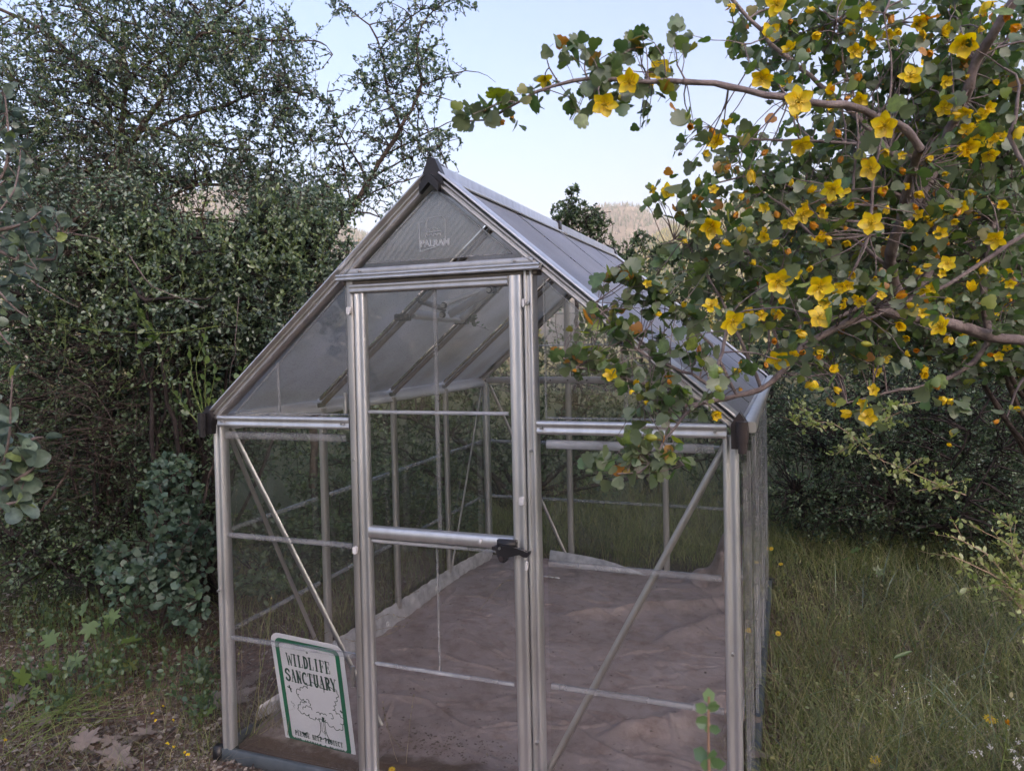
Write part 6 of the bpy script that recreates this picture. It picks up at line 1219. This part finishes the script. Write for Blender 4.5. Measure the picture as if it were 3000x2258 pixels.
# big dead leaves
DL = ['just inside the left glass, low by the silver flap', 'in the bare soil patch, uppermost of its pile', 'leftmost of the pile on the bare soil', 'rightmost of the pile on the bare soil', 'behind the leftmost leaf of the pile', 'small, on top of the leaf pile', 'between the leaf pile and the base rail', 'under the round leaved shrub', 'large and upright, beside the left corner post', 'by the bright weed at the left edge', 'among the bent green stalks', 'on the soil below the round leaved shrub', 'at the bottom edge of the picture, on bare soil', 'reddish, behind the yellow daisy at lower right', 'in the grass above the bottom yellow daisy', 'against the foot of the right wall, in thin grass', 'nearest the right corner post, in thin grass', 'in the grass midway between wall and daisy']
for i, (x, y, s_, a) in enumerate(((700, 2010, 50, .4), (350, 2180, 60, 1.1), (250, 2200, 55, 2.5), (385, 2215, 60, 3.6), (205, 2180, 60, 0), (345, 2150, 44, 5), (460, 2140, 44, 4), (500, 1835, 40, 0.4), (610, 2080, 90, 1), (30, 2080, 60, 2), (150, 2120, 44, 3), (450, 1945, 40, 5), (300, 2240, 60, .5), (2880, 2090, 44, 1), (2560, 2190, 50, 2), (2240, 2150, 44, 3), (2260, 2230, 50, 4), (2500, 2140, 40, 5))):
    P_ = ground_at(x, y, -.03); P_[2] = float(ground_h(P_[0], P_[1]))+.012+(.03 if x > 2000 else 0); d = (P_-CAM)@FW
    mb = MB(); D = np.array([[math.cos(a), math.sin(a), rng.normal(.15, .2)]]); leaves(mb, P_[None], D, np.array([[rng.normal(0, .35), rng.normal(0, .35)-.2, 1]]), np.array([s_*1.5/FPX*d]), TL_PALM, tint=np.array([rng.random()]))
    o = mb.build('dead_leaf', M_deadleaf, loc=P_); tag(o, 'dry dead leaf '+DL[i], 'dead leaf', 'dead leaves lying on the ground')
# broad lobed weeds left
def weed(x, y, stems, label, ls=.07, mat=M_leaf_lime):
    b_ = ground_at(x, y, -.03); b_[2] = float(ground_h(b_[0], b_[1])); d = (b_-CAM)@FW
    root = empty('leafy_weed', tuple(b_), label, 'weed'); w = MB()
    for (sx_, sy_, s_) in stems:
        tip = at(sx_, sy_, d-.02); P = curves(b_[None], tip[None], 7, .06, .25, .01); tubes(w, P, np.linspace(.0022, .0012, 7)[None], 5)
        mb = MB(); D = unit(P[0, -1]-P[0, -2])*.6+rng.normal(0, .4, 3)+np.array([0, 0, -.15]); leaves(mb, P[0, -1][None], D[None], (np.array([0, 0, 1.])+rng.normal(0, .35, 3)-FW*.7)[None], np.array([s_*.92/FPX*d]), TL_PALM, tint=rng.random(1)); mb.build('leaf', mat, root)
    w.build('stems', M_stem_green, root)
weed(165, 2035, [(165, 1880, 62), (195, 1950, 60), (180, 1965, 50), (135, 1985, 44), (205, 2035, 42)], 'lobed green weed with a dark stem left of centre in the left foreground', mat=M_leaf_lime)
weed(300, 1990, [(350, 1885, 62), (330, 1830, 56), (275, 1810, 60), (240, 1805, 52), (310, 1850, 48)], 'lobed green weed under the round leaved shrub')
weed(60, 2060, [(70, 2010, 64), (45, 2040, 56), (85, 2030, 44)], 'bright lobed weed at the left edge of the soil')
weed(365, 2010, [(365, 1965, 48)], 'single yellowish lobed leaf standing on a short stem', mat=M_leaf_sun)
weed(590, 2110, [(575, 2095, 36), (600, 2092, 34), (590, 2105, 30)], 'small bright five lobed leaf near the base rail')
weed(600, 1990, [(590, 1960, 42), (620, 1965, 42), (640, 1920, 42), (560, 1990, 40), (600, 2020, 36)], 'dull green lobed weed beside the left corner post', mat=M_leaf_dark)
weed(100, 1760, [(100, 1680, 60), (85, 1620, 50), (140, 1700, 48), (60, 1720, 48), (120, 1650, 44)], 'lobed weed in front of the dark thicket at far left')
weed(290, 1740, [(270, 1580, 44), (255, 1620, 40), (330, 1690, 44), (170, 1560, 40)], 'tall lobed weed climbing into the dark thicket', mat=M_leaf_lime)
weed(2480, 1700, [(2465, 1640, 40), (2490, 1620, 36), (2560, 1680, 36)], 'light green lobed weed at the foot of the right thicket')
# green stalks lying over the soil
root = empty('mustard_stalks', tuple(ground_at(80, 2150)), 'yellow green weed stalks bent over the soil at lower left', 'weed')
for i in range(22):
    a_ = ground_at(rng.uniform(-60, 160), rng.uniform(2080, 2250)); b_ = ground_at(rng.uniform(230, 480), rng.uniform(2010, 2130)) if i < 14 else ground_at(rng.uniform(150, 600), rng.uniform(1950, 2100)); b_[2] += rng.uniform(.0, .07); mb = MB()
    P = curves(a_[None], b_[None], 9, .06, .14, .012); tubes(mb, P, np.linspace(.0018, .0007, 9)[None], 4); mb.build('stalk', M_stem_green, root)
# yellow daisies
me_day = None
def daisy(x, y, s_, label, face=.6, stem=True, h=.12, col=M_petal):
    b_ = ground_at(x, y+60, -.03); d = (b_-CAM)@FW; P_ = at(x, y, d-.01); b_[2] = min(b_[2], P_[2]-.02)
    root = empty('yellow_daisy', tuple(b_), label, 'flower', 'yellow daisies in the grass'); mb = MB(); s = s_*1.25/FPX*d
    Z_ = unit(unit(CAM-P_)*face+np.array([0, 0, 1.])*(1-face)+rng.normal(0, .1, 3)); X_ = unit(np.cross(Z_, [1, .2, 0])); Y_ = np.cross(Z_, X_); B = np.stack([X_, Y_, Z_], 1)
    n = 12
    for k in range(n):
        V, F = petal_grid(.5, .22, .1, nu=3, nv=2); V = rotz(V, k*2*math.pi/n); m_ = MB(); m_.add((V*s)@B.T+P_, F, 0, .5); m_.build('petal', col, root)
    tubes(mb, np.array([P_-Z_*s*.05, P_+Z_*s*.04, P_+Z_*s*.07]), np.array([s*.13, s*.14, s*.05]), 10, 0); mb.build('flower_centre', M_petal_wilt, root)
    mb = MB(); P = curves(b_[None], P_[None], 6, .05, .1, .01); tubes(mb, P, np.linspace(.0014, .001, 6)[None], 5); mb.build('stem', M_stem_green, root)
daisy(2565, 2228, 28, 'yellow daisy facing the camera at the bottom of the grass', .9)
daisy(2902, 2106, 34, 'yellow daisy seen edge on at lower right', .25)
daisy(2280, 1855, 15, 'small yellow daisy close beside the right greenhouse wall', .8)
daisy(2260, 1607, 12, 'highest yellow daisy by the far end of the right wall', .5)
daisy(2288, 1652, 12, 'tiny yellow daisy between two others by the right wall', .3)
daisy(1148, 2253, 18, 'yellow bloom on the sill in front of the door', .5)
for i, (x, y) in enumerate(((455, 2120), (492, 2190), (512, 2198), (540, 2215), (552, 2222), (17, 2178), (202, 1772), (510, 2120), (480, 2075), (448, 2098))):
    b_ = ground_at(x, y+14); mb = MB(); P_ = b_+[0, 0, .035]; n = 6
    leaves(mb, np.repeat(P_[None], n, 0), unit(rng.normal(size=(n, 3))), unit(rng.normal(size=(n, 3))), .008, TL_ROUND, tint=np.zeros(n)); o = mb.build('tiny_bloom', M_petal, loc=b_); tag(o, 'tiny yellow weed bloom '+['close by the base rail end', 'upper of two, below the corner post', 'lower of two, below the corner post', 'second from the base rail', 'nearest the base rail', 'by the lower left corner of the picture', 'high under the round leaved shrub', 'right of the pale bloom group', 'uppermost over the bare soil patch', 'left one over the bare soil patch'][i], 'flower', 'tiny yellow blooms on the soil')
# branching weed with white heads, lower right corner
root = empty('white_headed_weed', tuple(ground_at(2935, 2300)), 'pale branching weed with white flower heads in the lower right corner', 'weed'); d = 2.2
for xy, r_ in (((2930, 2290), (2935, 2240), (2945, 2190), (2950, 2120)), .0022), (((2940, 2190), (2925, 2165), (2920, 2150)), .0015), (((2945, 2190), (2970, 2190), (3010, 2165)), .0016), (((2945, 2190), (2960, 2205)), .0014), (((2940, 2225), (2975, 2225), (3010, 2222)), .0016), (((2880, 2258), (2895, 2225), (2898, 2190)), .0012), (((2862, 2230), (2865, 2225), (2872, 2205)), .0012), (((2850, 2220), (2849, 2210)), .0012):
    mb = MB(); P = smooth_path(L(d, *xy), .02); tubes(mb, P, np.linspace(r_, r_*.7, len(P)), 5); mb.build('stem', M_stem_green, root)
for x, y in ((2898, 2187), (2872, 2202), (2849, 2203), (2985, 2172), (2964, 2195), (2976, 2220), (3005, 2222), (2980, 2240)):
    mb = MB(); n = 14; leaves(mb, at(x, y, d)+rng.normal(0, .004, (n, 3)), unit(rng.normal(size=(n, 3))), unit(rng.normal(size=(n, 3))), .006, TL_ROUND); mb.build('flower_head', M_wf, root)
mb = MB(); n = 10; leaves(mb, at(2952, 2118, d)+rng.normal(0, .002, (n, 3)), np.tile([0, 0, 1.], (n, 1))+rng.normal(0, .3, (n, 3)), rng.normal(size=(n, 3)), .012, TL_OVAL); mb.build('orange_bud', M_petal_wilt, root)
# grass stalks inside and through the greenhouse
root = empty('grass_stalks', tuple(ground_at(760, 2130)), 'tall seeding grass stalks growing inside the front left pane before the sign', 'grass stalks')
def stalk(pts, root, r_=.0014, seed=True, mat=M_grass_dry):
    mb = MB(); P = smooth_path(pts, .02, .001); tubes(mb, P, np.linspace(r_, r_*.5, len(P)), 4)
    if seed:
        m = min(16, len(P)//2); q = P[-m:]; leaves(mb, q, unit(np.gradient(q, axis=0)+rng.normal(0, .002, q.shape)), rng.normal(size=q.shape), .011, TL_OVAL)
    return mb.build('stalk', mat, root)
dS = 2.78
for pts in ([(700, 2130), (708, 1960), (708, 1780)], [(720, 2150), (770, 1940), (795, 1755)], [(740, 2140), (800, 2000), (880, 1900), (960, 1850)], [(750, 2150), (820, 1990), (900, 1890), (945, 1848)], [(730, 2160), (840, 2060), (880, 1980)], [(705, 2150), (690, 2000), (702, 1900)], [(745, 2145), (760, 2020), (762, 1880)], [(760, 2150), (830, 2100), (855, 2060)], [(735, 2150), (800, 1960), (900, 1860)]):
    stalk(L(dS, *pts), root, .0016, mat=M_grass if rng.random() < .5 else M_grass_dry)
P = ground_at(790, 2140)+rng.normal(0, 1, (130, 3))*[.06, .03, 0]; P[:, 2] = .03
blades('straw_tuft', P, .16, .0022, M_grass_dry, 1.0, None, kind='stuff', parent=None)['label'] = 'bleached straw tuft inside the front left pane at the foot of the sign'
root = empty('grass_stalks', tuple(ground_at(1170, 2200)), 'two thin grass stalks behind the lower door pane', 'grass stalks')
for pts in ([(1165, 2230), (1140, 2150), (1122, 2060)], [(1190, 2235), (1200, 2130), (1212, 2040)], [(1185, 2200), (1150, 2160), (1130, 2110)]): stalk(L(2.55, *pts), root, .0011)
root = empty('grass_stalks', tuple(ground_at(1030, 1900)), 'bleached grass seed heads leaning in over the silver tarpaulin edge', 'grass stalks')
for pts in ([(1020, 1880), (1130, 1860), (1215, 1812)], [(1040, 1850), (1130, 1800), (1165, 1805), (1212, 1812)], [(1030, 1800), (1035, 1780), (1060, 1800)], [(1010, 1870), (1050, 1880), (1080, 1895)], [(1100, 1845), (1140, 1838), (1168, 1833)], [(1400, 1790), (1470, 1710), (1515, 1698)], [(1100, 1780), (1160, 1750), (1222, 1732)], [(680, 1560), (690, 1500), (692, 1440)]):
    stalk(L(3.4, *pts), root, .0012)
root = empty('grass_tussock', tuple(at(1830, 1660, 4.6)), 'pale grass tussock growing at the rear wall of the greenhouse', 'grass tussock'); b_ = ground_at(1835, 1655)
P = b_+rng.normal(0, 1, (90, 3))*[.05, .04, 0]; blades('tussock_blades', P, .42, .0028, M_grass, .35, kind=None, parent=root)
P = np.array([[1.77, .52, .03]])+rng.normal(0, 1, (70, 3))*[.02, .10, .01]; tag(blades('straw_tuft', P, .10, .0018, M_grass_dry, 1.6), 'small heap of straw on the tarpaulin against the right wall', kind='stuff')
# one broad blade, its sunlit look put into the lighter green
root = empty('broad_leaved_stalk', tuple(ground_at(2580, 2020)), 'single pale grass stalk with one broad blade in the right grass', 'grass blade')
stalk(L(2.9, (2582, 2020), (2595, 1960), (2615, 1930), (2650, 1865)), root, .0016, seed=False, mat=M_leaf_lime); mb = MB(); leaves(mb, at(2614, 1929, 2.9)[None], (at(2674, 1905, 2.9)-at(2614, 1929, 2.9))[None], -FW[None]+UP[None], np.array([.088]), TL_OVAL, width=.30); mb.build('blade', M_leaf_lime, root)
# blurred sprig close to the lens
b_ = at(2085, 2500, .80); root = empty('sprig', tuple(b_), 'out of focus green sprig close to the camera at the bottom right', 'sprig'); p = Plant()
P = p.limb(L(.80, (2090, 2500), (2078, 2258), (2075, 2150), (2077, 2040)), .0022, .0012, 6, 0, .02)
p.wood.build('stem', mat_pbr('stem_reddish', [(.3, (.28, .16, .11)), (.7, (.38, .24, .15))], 20, .6), root)
M_sprig = mat_leaf('leaf_soft_green', [(0, (.12, .20, .09)), (1, (.17, .27, .11))], .35, .05)
for x, y, dx, dy, s_ in ((2077, 2060, 0, -1, 44), (2077, 2075, .9, -.5, 34), (2070, 2085, -.8, -.6, 40), (2075, 2100, -.5, .3, 42), (2080, 2085, .4, -1, 40), (2074, 2125, -.9, -.2, 36), (2077, 2130, .8, .1, 34), (2075, 2118, 0, 1, 30), (2077, 2225, -1, -.45, 52), (2077, 2228, 1, -.1, 50), (2077, 2222, -.3, .8, 40), (2078, 2226, .3, -1, 40), (2077, 2220, .9, .6, 40)):
    mb = MB(); leaves(mb, at(x, y, .80)[None], (RT*dx-UP*dy+FW*rng.normal(0, .3))[None], (-FW+rng.normal(0, .3, 3))[None], np.array([s_/FPX*.8]), TL_ROUND, tint=rng.random(1)); mb.build('leaf', M_sprig, root)
